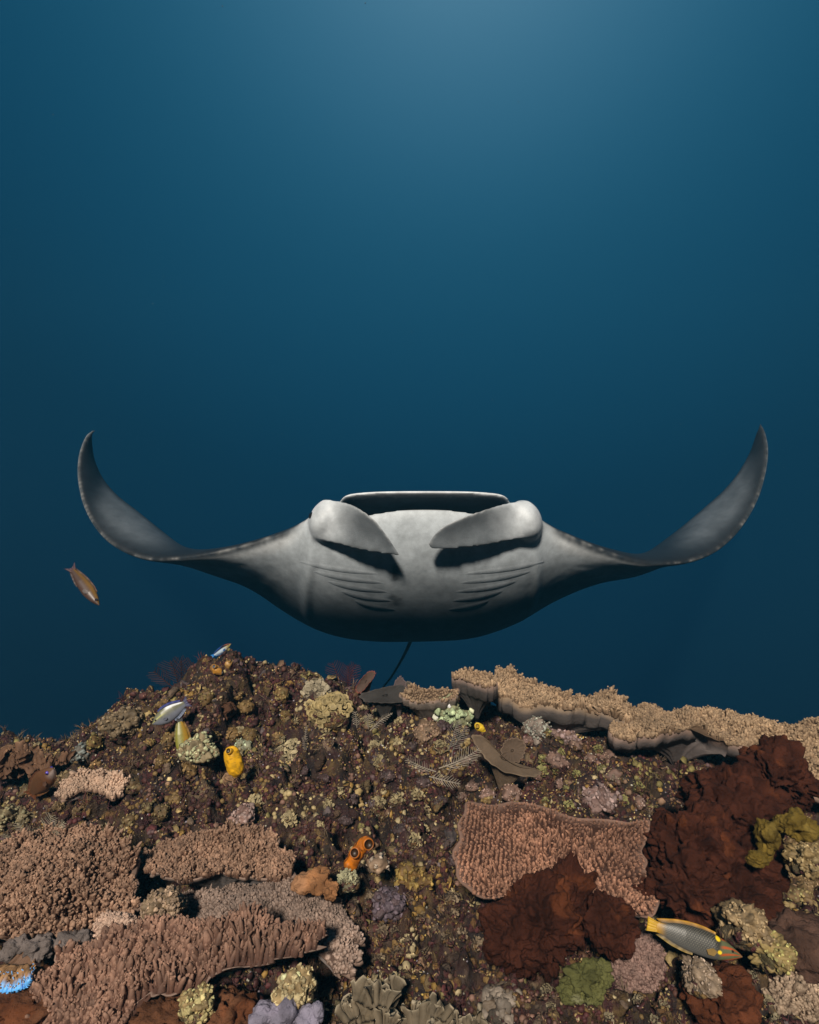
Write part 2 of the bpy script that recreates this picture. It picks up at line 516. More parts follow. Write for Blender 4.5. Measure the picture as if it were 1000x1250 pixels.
        r = np.clip(np.linalg.norm(rel[:, :2], axis=1) / ro, 0, 1)
        h = cup * (r ** 2 - 0.6) + wave * fbm(P3 * 16, 61 + seed, 3)
        P3 = P3 + h[:, None] * n - n * 0.002
        radial = norm(rel)
        D = norm(n * mix[0] + np.array([0, 0, 1.0]) * mix[1] + radial * mix[2] * r[:, None] + upslope * (mix[3] if len(mix) > 3 else 0) + R.normal(0, 0.2, (len(q), 3)))
        patch = 0.75 + 0.5 * fbm(P3 * 18, 71 + seed, 3)
        Ln = fl * np.clip(patch, 0.35, 1.4) * R.uniform(0.75, 1.25, len(q)) * (1 - rimf * sstep(0.75, 1, r))
        rF = fr * np.exp(R.normal(0, 0.24, len(q)))
        def tinted(V, t, n_per, idx, k=1.0):
            tt = (np.clip(t, 0, 1) ** 2.0)[:, None]
            tone = np.repeat(tone0[idx], n_per)[:, None]
            C = (np.array(col) * (1 - tt) + np.array(tip) * tt * k) * tone
            return C * (1 + 0.18 * vnoise(V * 160, 3 + seed))[:, None]
        tone0 = np.exp(R.normal(0, 0.12, len(q))) * (1 + 0.25 * fbm(P3 * 11, 75 + seed, 2))
        V, F4, F3, t = fingers(P3, D, Ln, rF, bend=0.2, flat=np.full(len(q), flat), **({} if nubs >= 4 else dict(prof=((0, 1.0), (0.6, 0.92), (0.92, 0.5)))))
        V = V + np.stack([vnoise(V * (0.9 / fr), 6 + j) for j in range(3)], 1) * fr * 0.22
        C = tinted(V, t, len(t) // len(q), np.arange(len(q)))
        if nubs:
            m = len(q) * nubs; idx = np.repeat(np.arange(len(q)), nubs)
            Xn, Yn, Zn = frames(D[idx])
            an = R.uniform(0, 6.28, (m, 1)); s1 = R.uniform(0.25, 1.0, m)
            out = Xn * np.cos(an) + Yn * np.sin(an)
            Pn = P3[idx] + Zn * (s1 * Ln[idx])[:, None] + out * (rF[idx] * 0.65 * (1 - 0.45 * s1))[:, None]
            Vn, F4n, F3n, tn = fingers(Pn, out * 0.8 + Zn * 0.9 + R.normal(0, 0.2, (m, 3)), rF[idx] * R.uniform(0.5, 1.0, m), rF[idx] * R.uniform(0.34, 0.55, m), sides=5, prof=((0, 1.0), (0.65, 0.8)), bend=0.1)
            Cn = tinted(Vn, 0.35 + 0.4 * np.repeat(s1, len(tn) // m) + 0.35 * tn, len(tn) // m, idx, 1.05)
            F4 = np.concatenate([F4, F4n + len(V)]); F3 = np.concatenate([F3, F3n + len(V)])
            V = np.concatenate([V, Vn]); C = np.concatenate([C, Cn])
        C = np.clip(C, 0.01, 0.9)
        f = obj('branchlet_cover', V, [F4, F3], M['coral'], T, col=C)
        f['kind'] = 'stuff'
    return T

exec_list = []
PINK = dict(col=(0.116, 0.058, 0.037), tip=(0.355, 0.216, 0.144))
def plates():
    plate_coral('plate_coral', 'broad mounded tan pink coral with stubby knobs beside the feathery hydroid', [(-60, 1060), (20, 1030), (60, 1012), (110, 1008), (150, 1022), (168, 1050), (160, 1082), (170, 1105), (150, 1118), (110, 1128), (60, 1140), (20, 1142), (-50, 1135), (-90, 1100)],
                (60, 1125), 1.10, 32, nfing=1400, nubs=4, fl=0.021, fr=0.0046, mix=(1, 0.5, 0.35), cup=-0.03, wave=0.02, seed=1, stalk=0.06, **PINK)
    plate_coral('plate_coral', 'scalloped pale rimmed pink plate coral jutting over a grey underside', [(166, 1046), (200, 1030), (250, 1018), (310, 1012), (340, 1030), (358, 1056), (350, 1076), (320, 1072), (285, 1070), (262, 1068), (235, 1078), (205, 1076), (180, 1066)],
                (240, 1078), 1.20, 26, nfing=850, nubs=4, fl=0.022, fr=0.0046, mix=(1, 0.6, 0.2), cup=0.02, wave=0.014, seed=2, stalk=0.07, rim=(0.288, 0.200, 0.160), under=(0.2, 0.17, 0.16), **PINK)
    plate_coral('plate_coral', 'sprawling mauve grey plate coral covered in close rounded knobs', [(226, 1090), (270, 1084), (320, 1078), (360, 1074), (400, 1094), (428, 1118), (440, 1150), (434, 1182), (410, 1186), (396, 1160), (360, 1150), (320, 1140), (280, 1132), (240, 1124), (222, 1108)],
                (330, 1150), 1.11, 24, nfing=1700, nubs=1, fl=0.013, fr=0.0042, mix=(1, 0.3, 0.4), cup=-0.02, wave=0.012, seed=3, stalk=0.05, col=(0.113, 0.069, 0.051), tip=(0.346, 0.250, 0.202), centre=(340, 1112))
    plate_coral('plate_coral', 'steep ribbed brown pink coral with upright finger rows and pale lower lip', [(30, 1240), (52, 1192), (100, 1158), (150, 1134), (182, 1128), (240, 1126), (300, 1130), (350, 1134), (392, 1146), (378, 1162), (340, 1172), (310, 1180), (280, 1182), (255, 1196), (228, 1210), (200, 1214), (182, 1214), (165, 1226), (140, 1262), (60, 1275)],
                (220, 1208), 0.985, 44, nfing=1450, nubs=4, fl=0.036, fr=0.0050, mix=(0.42, 0.25, 0.1, 0.9), rows=0.013, cup=0.01, wave=0.01, seed=4, stalk=0.06, rim=(0.272, 0.188, 0.152), under=(0.2, 0.17, 0.155), rimf=0.4, col=(0.106, 0.049, 0.033), tip=(0.326, 0.187, 0.130), centre=(215, 1180))
    plate_coral('plate_coral', 'small lobed pale pink coral tucked between two larger plates', [(112, 1126), (122, 1112), (140, 1110), (165, 1118), (172, 1134), (160, 1144), (128, 1146), (114, 1138)],
                (140, 1142), 1.06, 30, nfing=260, nubs=2, fl=0.010, fr=0.0036, cup=-0.02, seed=5, stalk=0.05, tip=(0.576, 0.403, 0.307), col=(0.197, 0.113, 0.084))
    plate_coral('plate_coral', 'wide chestnut brown plate coral with beaded ridges and pale rim behind rust sponge', [(553, 1056), (560, 1020), (566, 990), (590, 984), (640, 986), (700, 1002), (760, 1006), (794, 1008), (782, 1040), (786, 1062), (798, 1076), (804, 1100), (788, 1124), (770, 1114), (750, 1096), (720, 1100), (690, 1096), (650, 1100), (612, 1098), (590, 1100), (566, 1084)],
                (600, 1098), 1.17, 40, nfing=2200, nubs=1, fl=0.017, fr=0.0034, mix=(0.8, 0.35, 0.5, 0.35), rows=0.0105, cup=0.055, wave=0.012, seed=6, stalk=0.08, rim=(0.224, 0.136, 0.104), scallop=0.006, under=(0.2, 0.165, 0.16), col=(0.070, 0.030, 0.019), tip=(0.408, 0.210, 0.134), rimf=0.6, centre=(680, 1070))
    # ridge crest; dark under colours paint in the shade beneath these plates
    sand = dict(col=(0.141, 0.088, 0.053), tip=(0.413, 0.283, 0.173))
    plate_coral('plate_coral', 'spiky sandy plate coral on the ridge crest with dark overhanging underside', [(602, 840), (612, 826), (632, 828), (664, 842), (700, 852), (742, 850), (765, 858), (768, 878), (742, 874), (715, 868), (690, 868), (660, 864), (632, 862), (614, 856)],
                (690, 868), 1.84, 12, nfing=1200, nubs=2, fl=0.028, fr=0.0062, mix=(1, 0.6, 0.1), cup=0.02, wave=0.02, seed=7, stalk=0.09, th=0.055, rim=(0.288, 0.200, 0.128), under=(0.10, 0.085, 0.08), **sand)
    plate_coral('plate_coral', 'narrow spiky sandy plate coral leaning up beside the crest plate', [(552, 830), (562, 822), (580, 820), (600, 828), (606, 838), (592, 842), (572, 834)],
                (585, 838), 1.85, 22, roll=4, nfing=260, fl=0.018, fr=0.005, mix=(1, 0.6, 0.1), cup=0.02, seed=8, stalk=0.10, th=0.06, under=(0.10, 0.085, 0.08), carve=False, **sand)
    plate_coral('plate_coral', 'small cup shaped sandy plate coral with smooth grey underside beside dark leaves', [(490, 852), (500, 844), (520, 842), (545, 845), (560, 848), (548, 858), (525, 860), (504, 858)],
                (520, 859), 1.84, 18, nfing=330, fl=0.012, fr=0.0045, cup=0.03, seed=9, stalk=0.09, th=0.03, under=(0.2, 0.165, 0.14), **sand)
    plate_coral('plate_coral', 'low sandy knobbed plate coral on the crest with cream patch and dark hollow below', [(745, 890), (762, 866), (790, 862), (830, 866), (872, 872), (905, 880), (926, 900), (900, 912), (872, 900), (856, 888), (830, 892), (800, 900), (770, 898)],
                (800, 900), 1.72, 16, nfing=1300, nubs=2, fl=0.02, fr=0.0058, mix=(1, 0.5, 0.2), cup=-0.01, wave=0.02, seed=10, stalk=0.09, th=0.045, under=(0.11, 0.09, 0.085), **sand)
    plate_coral('plate_coral', 'great sandy field of knobbed plate coral reaching past the rust sponge', [(840, 876), (880, 870), (925, 872), (960, 880), (1010, 878), (1080, 890), (1120, 940), (1060, 985), (1000, 972), (968, 960), (948, 930), (915, 905), (880, 890)],
                (985, 965), 1.55, 20, nfing=1600, nubs=2, fl=0.02, fr=0.0062, mix=(1, 0.5, 0.2), cup=-0.02, wave=0.02, seed=11, stalk=0.06, th=0.02, under=(0.11, 0.09, 0.085), col=(0.148, 0.092, 0.053), tip=(0.422, 0.288, 0.173))
    plate_coral('plate_coral', 'little fringed tan plate coral near the brown fish', [(72, 968), (84, 952), (104, 944), (126, 944), (146, 950), (152, 962), (140, 974), (118, 966), (96, 968), (80, 978)],
                (115, 970), 1.50, 24, nfing=380, nubs=3, fl=0.022, fr=0.0055, mix=(1, 0.6, 0.2), cup=0.0, seed=12, stalk=0.06, col=(0.211, 0.127, 0.088), tip=(0.557, 0.384, 0.278))
    plate_coral('plate_coral', 'tan fingered coral clump at the foot of the brown mound', [(930, 1215), (950, 1192), (975, 1180), (1020, 1178), (1050, 1220), (1020, 1250), (985, 1245), (955, 1240)],
                (980, 1240), 1.0, 30, nfing=430, nubs=2, fl=0.016, fr=0.005, cup=-0.02, seed=13, stalk=0.06, col=(0.169, 0.113, 0.077), tip=(0.403, 0.298, 0.211))
    plate_coral('plate_coral', 'dull pink brown knobbed coral below the rust sponge and the wrasse tail', [(742, 1178), (760, 1150), (785, 1140), (805, 1152), (812, 1180), (800, 1204), (775, 1212), (752, 1200)],
                (775, 1205), 1.04, 34, nfing=300, nubs=3, fl=0.015, fr=0.0048, cup=-0.03, seed=14, stalk=0.06, col=(0.092, 0.049, 0.042), tip=(0.259, 0.163, 0.134))
plates()

# cut footings so that the reef stays below the plates
foot_mask = np.zeros(_gx.shape, bool)
for poly, (p0, sx, sy, marg) in FOOT:
    m = in_poly(poly, _gx, _gy)
    zc = p0[2] + sx * (_gx - p0[0]) + sy * (_gy - p0[1]) - marg - 0.02
    GZ = np.where(m, np.minimum(GZ, zc + 0.25 * (GZ - GZ0)), GZ)
    foot_mask |= m

def terrain_build():
    P = np.stack([_fx, _fy, GZ.ravel()], 1)
    c1 = fbm(P * 7, 81, 3); c2 = fbm(P * 22, 83, 3); F, cid = worley(P * np.array([26, 26, 26.0]), 87)
    pal = np.array([(0.040, 0.013, 0.011), (0.055, 0.026, 0.015), (0.075, 0.042, 0.020), (0.13, 0.078, 0.028), (0.060, 0.018, 0.018), (0.13, 0.080, 0.058), (0.030, 0.019, 0.012), (0.19, 0.13, 0.075)])
    prob = np.array([0.24, 0.2, 0.16, 0.09, 0.13, 0.05, 0.1, 0.03]); cum = np.cumsum(prob / prob.sum())
    k = np.searchsorted(cum, np.clip(cid * 0.75 + 0.125 + 0.22 * c2 * 0.8 - 0.1 * c1, 0, 0.999))
    C = 0.85 * pal[k] * (0.8 + 0.45 * c2[:, None])
    C = np.clip(C, 0.01, 1)
    o = obj('reef_slope', P, grid_faces(len(GY), len(GX)), M['rock'], None, col=C)
    tag(o, 'rough brown and maroon reef rock slope rising to a crest above blue water', 'reef', kind='structure')
terrain_build()

# ------------------------------------------------------------------ manta ray
def manta():
    # stations across the span: leading edge (x, y, depth), trailing edge (x, y, depth), thickness up, thickness down, bluntness
    left = [  # centre outwards
        (515, 611, 3.02, 503, 783, 3.76, .12, .18), (475, 612, 3.02, 465, 783, 3.76, .12, .18), (440, 618, 3.03, 430, 780, 3.77, .12, .175), (410, 630, 3.05, 400, 773, 3.79, .11, .165),
        (382, 630, 3.12, 372, 761, 3.82, .10, .15), (350, 647, 3.17, 340, 741, 3.88, .08, .125), (300, 665, 3.20, 300, 711, 3.90, .06, .105), (255, 676, 3.22, 255, 692, 3.93, .05, .07),
        (215, 682, 3.27, 224, 670, 3.93, .04, .05), (182, 683, 3.34, 197, 648, 3.93, .034, .04), (150, 673, 3.42, 168, 624, 3.96, .03, .034), (124, 654, 3.52, 143, 604, 3.99, .026, .03),
        (105, 624, 3.64, 126, 584, 4.02, .022, .026), (96, 590, 3.76, 116, 562, 4.04, .018, .022), (96, 560, 3.88, 113, 545, 4.06, .014, .018), (104, 536, 3.99, 112, 531, 4.07, .010, .012), (115, 525, 4.08, 116, 524, 4.09, .007, .007)]
    right = [
        (555, 611, 3.02, 545, 782, 3.76, .12, .18), (592, 616, 3.03, 580, 778, 3.77, .12, .175), (622, 630, 3.05, 612, 768, 3.79, .11, .165),
        (652, 630, 3.12, 640, 755, 3.82, .10, .15), (684, 648, 3.17, 672, 735, 3.88, .08, .125), (730, 669, 3.20, 728, 706, 3.90, .06, .105), (775, 684, 3.22, 778, 692, 3.93, .05, .07),
        (812, 688, 3.27, 806, 665, 3.93, .04, .05), (845, 685, 3.34, 832, 644, 3.93, .034, .04), (876, 672, 3.42, 862, 618, 3.96, .03, .034), (903, 647, 3.52, 886, 596, 3.99, .026, .03),
        (923, 614, 3.64, 904, 573, 4.02, .022, .026), (934, 580, 3.76, 916, 551, 4.04, .018, .022), (938, 552, 3.88, 921, 536, 4.06, .014, .018), (935, 530, 3.99, 926, 523, 4.07, .010, .012), (929, 517, 4.08, 928, 516, 4.09, .007, .007)]
    S = np.array(left[::-1] + right, float)
    NS = 230
    S = catmull(S, NS)
    Lp = np.stack([(S[:, 0] - 500) / FPX * S[:, 2], S[:, 2], -(S[:, 1] - 625) / FPX * S[:, 2]], 1)
    Tp = np.stack([(S[:, 3] - 500) / FPX * S[:, 5], S[:, 5], -(S[:, 4] - 625) / FPX * S[:, 5]], 1)
    tu, tl = S[:, 6], S[:, 7]
    chord = norm(Tp - Lp)
    span = norm(np.gradient(Lp + Tp, axis=0))
    n = norm(np.cross(span, chord))                       # dorsal
    for _ in range(6):
        n[1:-1] = (n[:-2] + 2 * n[1:-1] + n[2:]) / 4
    n = norm(n)
    dx = (S[:, 0] - 519) / 116.0                          # 1 = corner of the mouth
    mw = np.clip(1 - np.abs(dx) ** 4, 0, 1) ** 0.5 * (np.abs(dx) < 1)
    mw_s = sstep(1.15, 0.85, np.abs(dx))
    Z = np.array([0, 0, 1.0])
    Mm = FPX / 3.02
    # lips
    up_lip = Lp.copy(); lo_lip = Lp.copy()
    up_y = 600.0 + 7 * np.abs(dx) ** 3 + 30 * np.clip(np.abs(dx), 0, 1.1) ** 18
    lo_y = 620.0 + 22 * dx ** 2
    lo_y = np.maximum(lo_y, up_y + 1)
    up_lip[:, 2] = np.where(mw_s > 0, (1 - mw_s) * Lp[:, 2] + mw_s * (-(up_y - 625) / Mm), Lp[:, 2])
    lo_lip[:, 2] = np.where(mw_s > 0, (1 - mw_s) * Lp[:, 2] + mw_s * (-(lo_y - 625) / Mm), Lp[:, 2])
    lo_lip[:, 1] += 0.035 * mw_s
    NU, NC, NL = 46, 44, 60
    u = (np.linspace(0, 1, NU) ** 1.6)[::-1]               # 1 -> 0
    ul = np.linspace(0, 1, NL) ** 1.6
    def prof(u, p, q):
        s = np.power(np.maximum(u, 0), p) * np.power(np.maximum(1 - u, 0), q)
        um = p / (p + q)
        return s / (um ** p * (1 - um) ** q)
    edge = 0.011
    rings, cols, info = [], [], []
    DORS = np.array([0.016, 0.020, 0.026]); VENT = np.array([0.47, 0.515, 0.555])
    for i in range(NS):
        a, b = up_lip[i], Tp[i]
        out = min(abs(dx[i]) / 3.62, 1.0)                   # 0 centre .. 1 tip
        cen = mw_s[i]
        P1 = b + (a - b) * (1 - u[:, None]) + n[i] * (tu[i] * prof(u, 0.62, 0.9) + edge * np.minimum(1, u * 40) * 0.5)[:, None]
        # mouth cavity between the lips
        c = 0.5 - 0.5 * np.cos(np.pi * np.linspace(0, 1, NC + 2)[1:-1])
        dep = 0.42 * mw_s[i]
        arch = np.sin(np.pi * c) ** 0.6
        mid = a + (lo_lip[i] - a) * c[:, None]
        bulge = (0.5 - c)[:, None] * arch[:, None] * Z * 0.03 * mw_s[i]
        P2 = mid + (chord[i] * 0.8 + np.array([0, 0.2, -0.05])) * (arch * dep)[:, None] + bulge
        d = lo_lip[i]
        P3 = d + (b - d) * ul[:, None] - n[i] * (tl[i] * prof(ul, 0.70, 0.95) + edge * np.minimum(1, ul * 40) * 0.5)[:, None]
        ring = np.concatenate([P1, P2, P3]); rings.append(ring)
        # pigment, with some shade and sheen painted in
        C1 = np.empty((NU, 3)); C1[:] = DORS
        w = sstep(0.70, 0.86, out) * sstep(0.02, 0.40, u) * sstep(1.0, 0.82, u) * sstep(1.0, 0.95, out)  # grey sheen of the raised outer wing, painted into the skin colour
        C1 = C1 * (1 - 0.35 * sstep(0.3, 0.6, out)) + w[:, None] * np.array([0.075, 0.085, 0.095])
        lipw = sstep(0.045, 0.0, u)[:, None] * sstep(0.98, 0.8, abs(dx[i]))
        C1 = C1 * (1 - lipw) + np.array([0.78, 0.82, 0.86]) * lipw
        C2 = np.empty((NC, 3)); C2[:] = (0.018, 0.045, 0.072)  # blue water light and shade of the mouth painted into its lining
        lw = (sstep(0.07, 0.0, arch * dep) * (c > 0.5))[:, None]
        C2 = C2 * (1 - lw) + np.array([0.55, 0.55, 0.54]) * lw
        lw = (sstep(0.03, 0.0, arch * dep) * (c < 0.5))[:, None] * (abs(dx[i]) < 0.95)
        C2 = C2 * (1 - lw) + np.array([0.78, 0.82, 0.86]) * lw
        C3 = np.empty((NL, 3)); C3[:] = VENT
        dusk_and_shade = np.maximum(sstep(0.06, 0.60, ul) * 0.86, sstep(0.42, 0.62, out) * 0.5)  # dusky rear pigment, strengthened to paint in the shade of the belly
        dusk_and_shade = np.maximum(dusk_and_shade, sstep(0.5, 0.9, out) * sstep(.5, .95, ul))
        C3 = C3 * (1 - dusk_and_shade[:, None]) + np.array([0.06, 0.07, 0.08]) * dusk_and_shade[:, None]
        if abs(dx[i]) > 1.15:
            k = sstep(1.15, 1.5, abs(dx[i]))
            rim = (sstep(0.14, 0.05, ul) * k * sstep(0.75, 0.4, out))[:, None]
            C3 = C3 * (1 - rim * 0.75) + np.array([0.70, 0.72, 0.74]) * rim * 0.75
            blk = (sstep(0.042, 0.022, ul) * k)[:, None]
            C3 = C3 * (1 - blk) + DORS * blk
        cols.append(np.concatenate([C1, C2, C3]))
    V = np.array(rings); m = V.shape[1]
    F = grid_faces(NS, m, True)
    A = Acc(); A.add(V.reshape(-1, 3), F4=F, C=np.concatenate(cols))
    # close the tips
    for k, i in ((0, 0), (1, NS - 1)):
        idx = np.arange(m); A.F3.append(np.stack([np.full(m - 2, i * m), i * m + idx[1:-1], i * m + idx[2:]], 1))
    parts = [(np.concatenate(A.V), [np.concatenate(A.F4), np.concatenate(A.F3)], np.concatenate(A.C))]
    # head lobes that carry eyes and fins
    def ell(c, r, col, rot=0.0):
        v, f = ico(4); v = v * np.array(r)
        cr, sr = math.cos(rot), math.sin(rot)
        v = np.stack([v[:, 0] * cr - v[:, 2] * sr, v[:, 1], v[:, 0] * sr + v[:, 2] * cr], 1)
        parts.append((v + c, [f], np.broadcast_to(np.array(col), v.shape)))
    LOBE = (0.56, 0.60, 0.64)
    ell(px(398, 635, 3.12), (0.088, 0.14, 0.112), LOBE, -0.30)
    ell(px(641, 636, 3.12), (0.088, 0.14, 0.116), LOBE, 0.30)
    # cephalic fins: upper edge, lower edge, depth of each, from root to tip
    def fin(rows, tipcurl):
        Q = catmull(np.array(rows, float), 46)
        up = np.stack([(Q[:, 0] - 500) / FPX * Q[:, 2], Q[:, 2], -(Q[:, 1] - 625) / FPX * Q[:, 2]], 1)
        lo = np.stack([(Q[:, 3] - 500) / FPX * Q[:, 5], Q[:, 5], -(Q[:, 4] - 625) / FPX * Q[:, 5]], 1)
        s = np.linspace(0, 1, 46)
        th = 0.030 * (1 - s) ** 3 + 0.0115
        k = 28
        a = np.arange(k) / k * 2 * np.pi
        cen = (up + lo) / 2; hv = (up - lo) / 2
        tv = norm(np.gradient(cen, axis=0)); nv = norm(np.cross(hv, tv))
        cup = 0.03 * np.sin(np.pi * s) ** 0.7
        prf = np.sign(np.cos(a)) * np.abs(np.cos(a)) ** 0.9
        V = cen[:, None] + prf[None, :, None] * hv[:, None] + (np.sin(a)[None, :, None] * th[:, None, None] + (cup[:, None] * (prf ** 2)[None])[..., None] * tipcurl) * nv[:, None]
        C = np.empty((46, k, 3)); C[:] = (0.12, 0.135, 0.15)
        e = sstep(0.84, 1.0, np.abs(prf))[None, :, None] * sstep(0.12, 0.35, s)[:, None, None]
        C = C * (1 - e) + np.array([0.10, 0.105, 0.11]) * e
        e2 = sstep(0.90, 1.0, prf)[None, :, None] * sstep(0.3, 0.5, s)[:, None, None]
        C = C * (1 - e2) + np.array([0.7, 0.72, 0.74]) * e2
        rt = sstep(0.42, 0.05, s)[:, None, None]
        C = C * (1 - rt) + np.array(LOBE) * rt
        F3 = np.concatenate([np.stack([np.full(k - 2, o), o + np.arange(1, k - 1), o + np.arange(2, k)], 1) for o in (0, 45 * k)])
        parts.append((V.reshape(-1, 3), [grid_faces(46, k, True), F3], C.reshape(-1, 3)))
    fin([(393, 609, 3.08, 381, 658, 3.10), (414, 610, 3.03, 397, 663, 3.05), (438, 617, 2.98, 421, 667, 3.02), (459, 632, 2.96, 446, 672, 3.00), (474, 651, 2.955, 467, 676, 2.985), (484, 668, 2.96, 480, 678, 2.97), (489, 678, 2.965, 487, 680, 2.965)], -1)
    fin([(646, 610, 3.08, 657, 656, 3.10), (621, 612, 3.03, 634, 660, 3.05), (593, 619, 2.98, 606, 663, 3.02), (566, 628, 2.96, 580, 667, 3.00), (544, 638, 2.955, 556, 670, 2.985), (529, 651, 2.96, 535, 672, 2.97), (522, 664, 2.965, 524, 670, 2.965)], 1)
    # fuse into one continuous skin
    AV = np.concatenate([p[0] for p in parts]); AC = np.concatenate([p[2] for p in parts])
    off, FF = 0, []
    for v, fs, c in parts:
        FF += [np.asarray(f) + off for f in fs]; off += len(v)
    tmp = obj('skin_cage', AV, FF, M['skin'])
    md = tmp.modifiers.new('fuse', 'REMESH'); md.mode = 'VOXEL'; md.voxel_size = 0.0085; md.adaptivity = 0
    dg = bpy.context.evaluated_depsgraph_get(); ev = tmp.evaluated_get(dg); me = ev.to_mesh()
    nv = len(me.vertices); V = np.empty(nv * 3, np.float32); me.vertices.foreach_get('co', V); V = V.reshape(-1, 3).astype(float)
    FQ = np.empty(len(me.loops), np.int32); me.loops.foreach_get('vertex_index', FQ)
    tot = np.empty(len(me.polygons), np.int32); me.polygons.foreach_get('loop_total', tot); sta = np.empty(len(me.polygons), np.int32); me.polygons.foreach_get('loop_start', sta)
    quads = FQ[sta[tot == 4][:, None] + np.arange(4)]; tris = FQ[sta[tot == 3][:, None] + np.arange(3)] if (tot == 3).any() else np.zeros((0, 3), int)
    E = np.empty(len(me.edges) * 2, np.int32); me.edges.foreach_get('vertices', E); E = E.reshape(-1, 2)
    ev.to_mesh_clear(); bpy.data.objects.remove(tmp, do_unlink=True)
    # pigment and painted shade from the nearest point of the cage
    kd = kdtree.KDTree(len(AV))
    for i, v in enumerate(AV): kd.insert(v, i)
    kd.balance()
    near = np.array([kd.find(v)[1] for v in V])
    C = AC[near]
    cnt = np.bincount(E.ravel(), minlength=nv)[:, None]
    def smooth(X, it):
        for _ in range(it):
            acc = np.zeros_like(X); np.add.at(acc, E[:, 0], X[E[:, 1]]); np.add.at(acc, E[:, 1], X[E[:, 0]])
            X = 0.5 * X + 0.5 * acc / np.maximum(cnt, 1)
        return X
    V = smooth(V, 8); C = smooth(C, 7)
    wf = sstep(3.04, 3.0, V[:, 1])[:, None]; V = V * (1 - wf) + smooth(V, 5) * wf
    VS = smooth(V, 26)                                    # blend the fin roots into head and shoulder
    wb = np.zeros(nv)
    for c in (px(388, 645, 3.1), px(651, 645, 3.1)):
        wb = np.maximum(wb, sstep(0.26, 0.12, np.linalg.norm((V - c) * np.array([1, 0.8, 1]), axis=1)))
    V = V * (1 - wb[:, None]) + VS * wb[:, None]
    # soft muscle folds of the belly
    bel = sstep(0.1, 0.3, C.mean(1)) * sstep(3.02, 3.25, V[:, 1])
    V[:, 2] += bel * 0.003 * fbm(V * np.array([5, 9, 5.0]), 97, 3)
    # dark belly spots, blotches and scuffs of the pigment
    sp = np.stack([V[:, 0] / V[:, 1] * FPX + 500, -V[:, 2] / V[:, 1] * FPX + 625], 1)
    bl = fbm(V * np.array([9, 5, 9.0]), 91, 4)[:, None]
    C = C * (1 + 0.13 * bl)
    vent = (C.mean(1) > 0.15)
    for (x, y, rx, ry, k, lean) in [(483, 700, 5.0, 13, 0.9, 1.5), (486, 736, 5.5, 5, 0.85, 0), (480, 730, 5, 3, 0.7, 0)]:
        c3 = px(x, y, 3.12)
        d = np.sqrt(((V[:, 0] - px(x, y, 1)[0] * V[:, 1]) / (rx / FPX * V[:, 1])) ** 2 + ((V[:, 2] - px(x, y, 1)[2] * V[:, 1]) / (ry / FPX * V[:, 1])) ** 2) + 0.25 * fbm(V * 40, 95, 2)
        w = (sstep(1.25, 0.75, d) * k * vent)[:, None]
        C = C * (1 - w) + np.array([0.03, 0.03, 0.032]) * w
    root = thing('manta_ray', (0.05, 3.6, -0.4), 'giant manta ray gliding over the reef with wings raised and mouth open', 'manta ray')
    body = obj('body', V, [quads, tris], M['skin'], root, col=C)
    dm = body.modifiers.new('thin', 'DECIMATE'); dm.ratio = 0.42
    dg = bpy.context.evaluated_depsgraph_get()
    light = bpy.data.meshes.new_from_object(body.evaluated_get(dg), depsgraph=dg)
    old = body.data; body.modifiers.clear(); body.data = light; light.name = 'body'; bpy.data.meshes.remove(old)
    light.polygons.foreach_set('use_smooth', np.ones(len(light.polygons), bool))
    tri = [tuple(q[:3]) for q in quads] + [(q[0], q[2], q[3]) for q in quads]
    bvh = BVHTree.FromPolygons([tuple(v) for v in V], tri)
    def hit(x, y):
        d = Vector(px(x, y, 1)).normalized()
        r = bvh.ray_cast(Vector((0, 0, 0)), d)
        return (np.array(r[0]), np.array(r[1])) if r[0] is not None else None
    # gill flaps: a lip of skin standing off the belly along each slit
    for sgn in (-1, 1):
        for k in range(5):
            x0, y0 = 515 + sgn * (52 - 5 * k), 701 + 11 * k
            x1, y1 = 515 + sgn * (150 - 17 * k), 686 + 12 * k
            xm, ym = (x0 + x1) / 2 + sgn * 8, (y0 + y1) / 2 + 7
            t = np.linspace(0, 1, 26)
            X = (1 - t) ** 2 * x0 + 2 * t * (1 - t) * xm + t * t * x1; Y = (1 - t) ** 2 * y0 + 2 * t * (1 - t) * ym + t * t * y1
            rows = []
            ok = True
            for a, b, s in zip(X, Y, np.sin(np.pi * np.clip(t, 0.0, 1)) ** 0.5):
                h0 = hit(a, b - 9 * s - 1); h1 = hit(a, b); h2 = hit(a, b - 4.5 * s - .5)
                if h0 is None or h1 is None or h2 is None or abs(h0[0][1] - h1[0][1]) > 0.12 or h0[0][1] < 3.0: continue
                nn = h1[1] if np.dot(h1[1], -h1[0]) > 0 else -h1[1]
                h3 = hit(a, b + 1.6)
                if h3 is None or abs(h3[0][1] - h1[0][1]) > 0.06: continue
                rows.append([h0[0] - nn * 0.002, h2[0] + nn * 0.0008 * s, h1[0] + nn * 0.0018 * s, h3[0] - nn * 0.004])
            if len(rows) < 8: continue
            Vg = np.array(rows)
            Cg = np.empty(Vg.shape); 
            cc = np.array([C[near_i] for near_i in [int(np.argmin(((V - q) ** 2).sum(1))) for q in Vg[:, 1]]])
            Cg[:] = cc[:, None]
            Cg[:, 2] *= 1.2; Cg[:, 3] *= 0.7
            obj('gill_slit', Vg.reshape(-1, 3), grid_faces(len(rows), 4), M['skin'], root, col=Cg.reshape(-1, 3))
    # eyes
    for (x, y) in ((382, 630), (655, 634)):
        v, f = ico(3)
        obj('eye', v * 0.022 + px(x, y, 3.06), [f], M['eye'], root, col=(0.012, 0.012, 0.014))
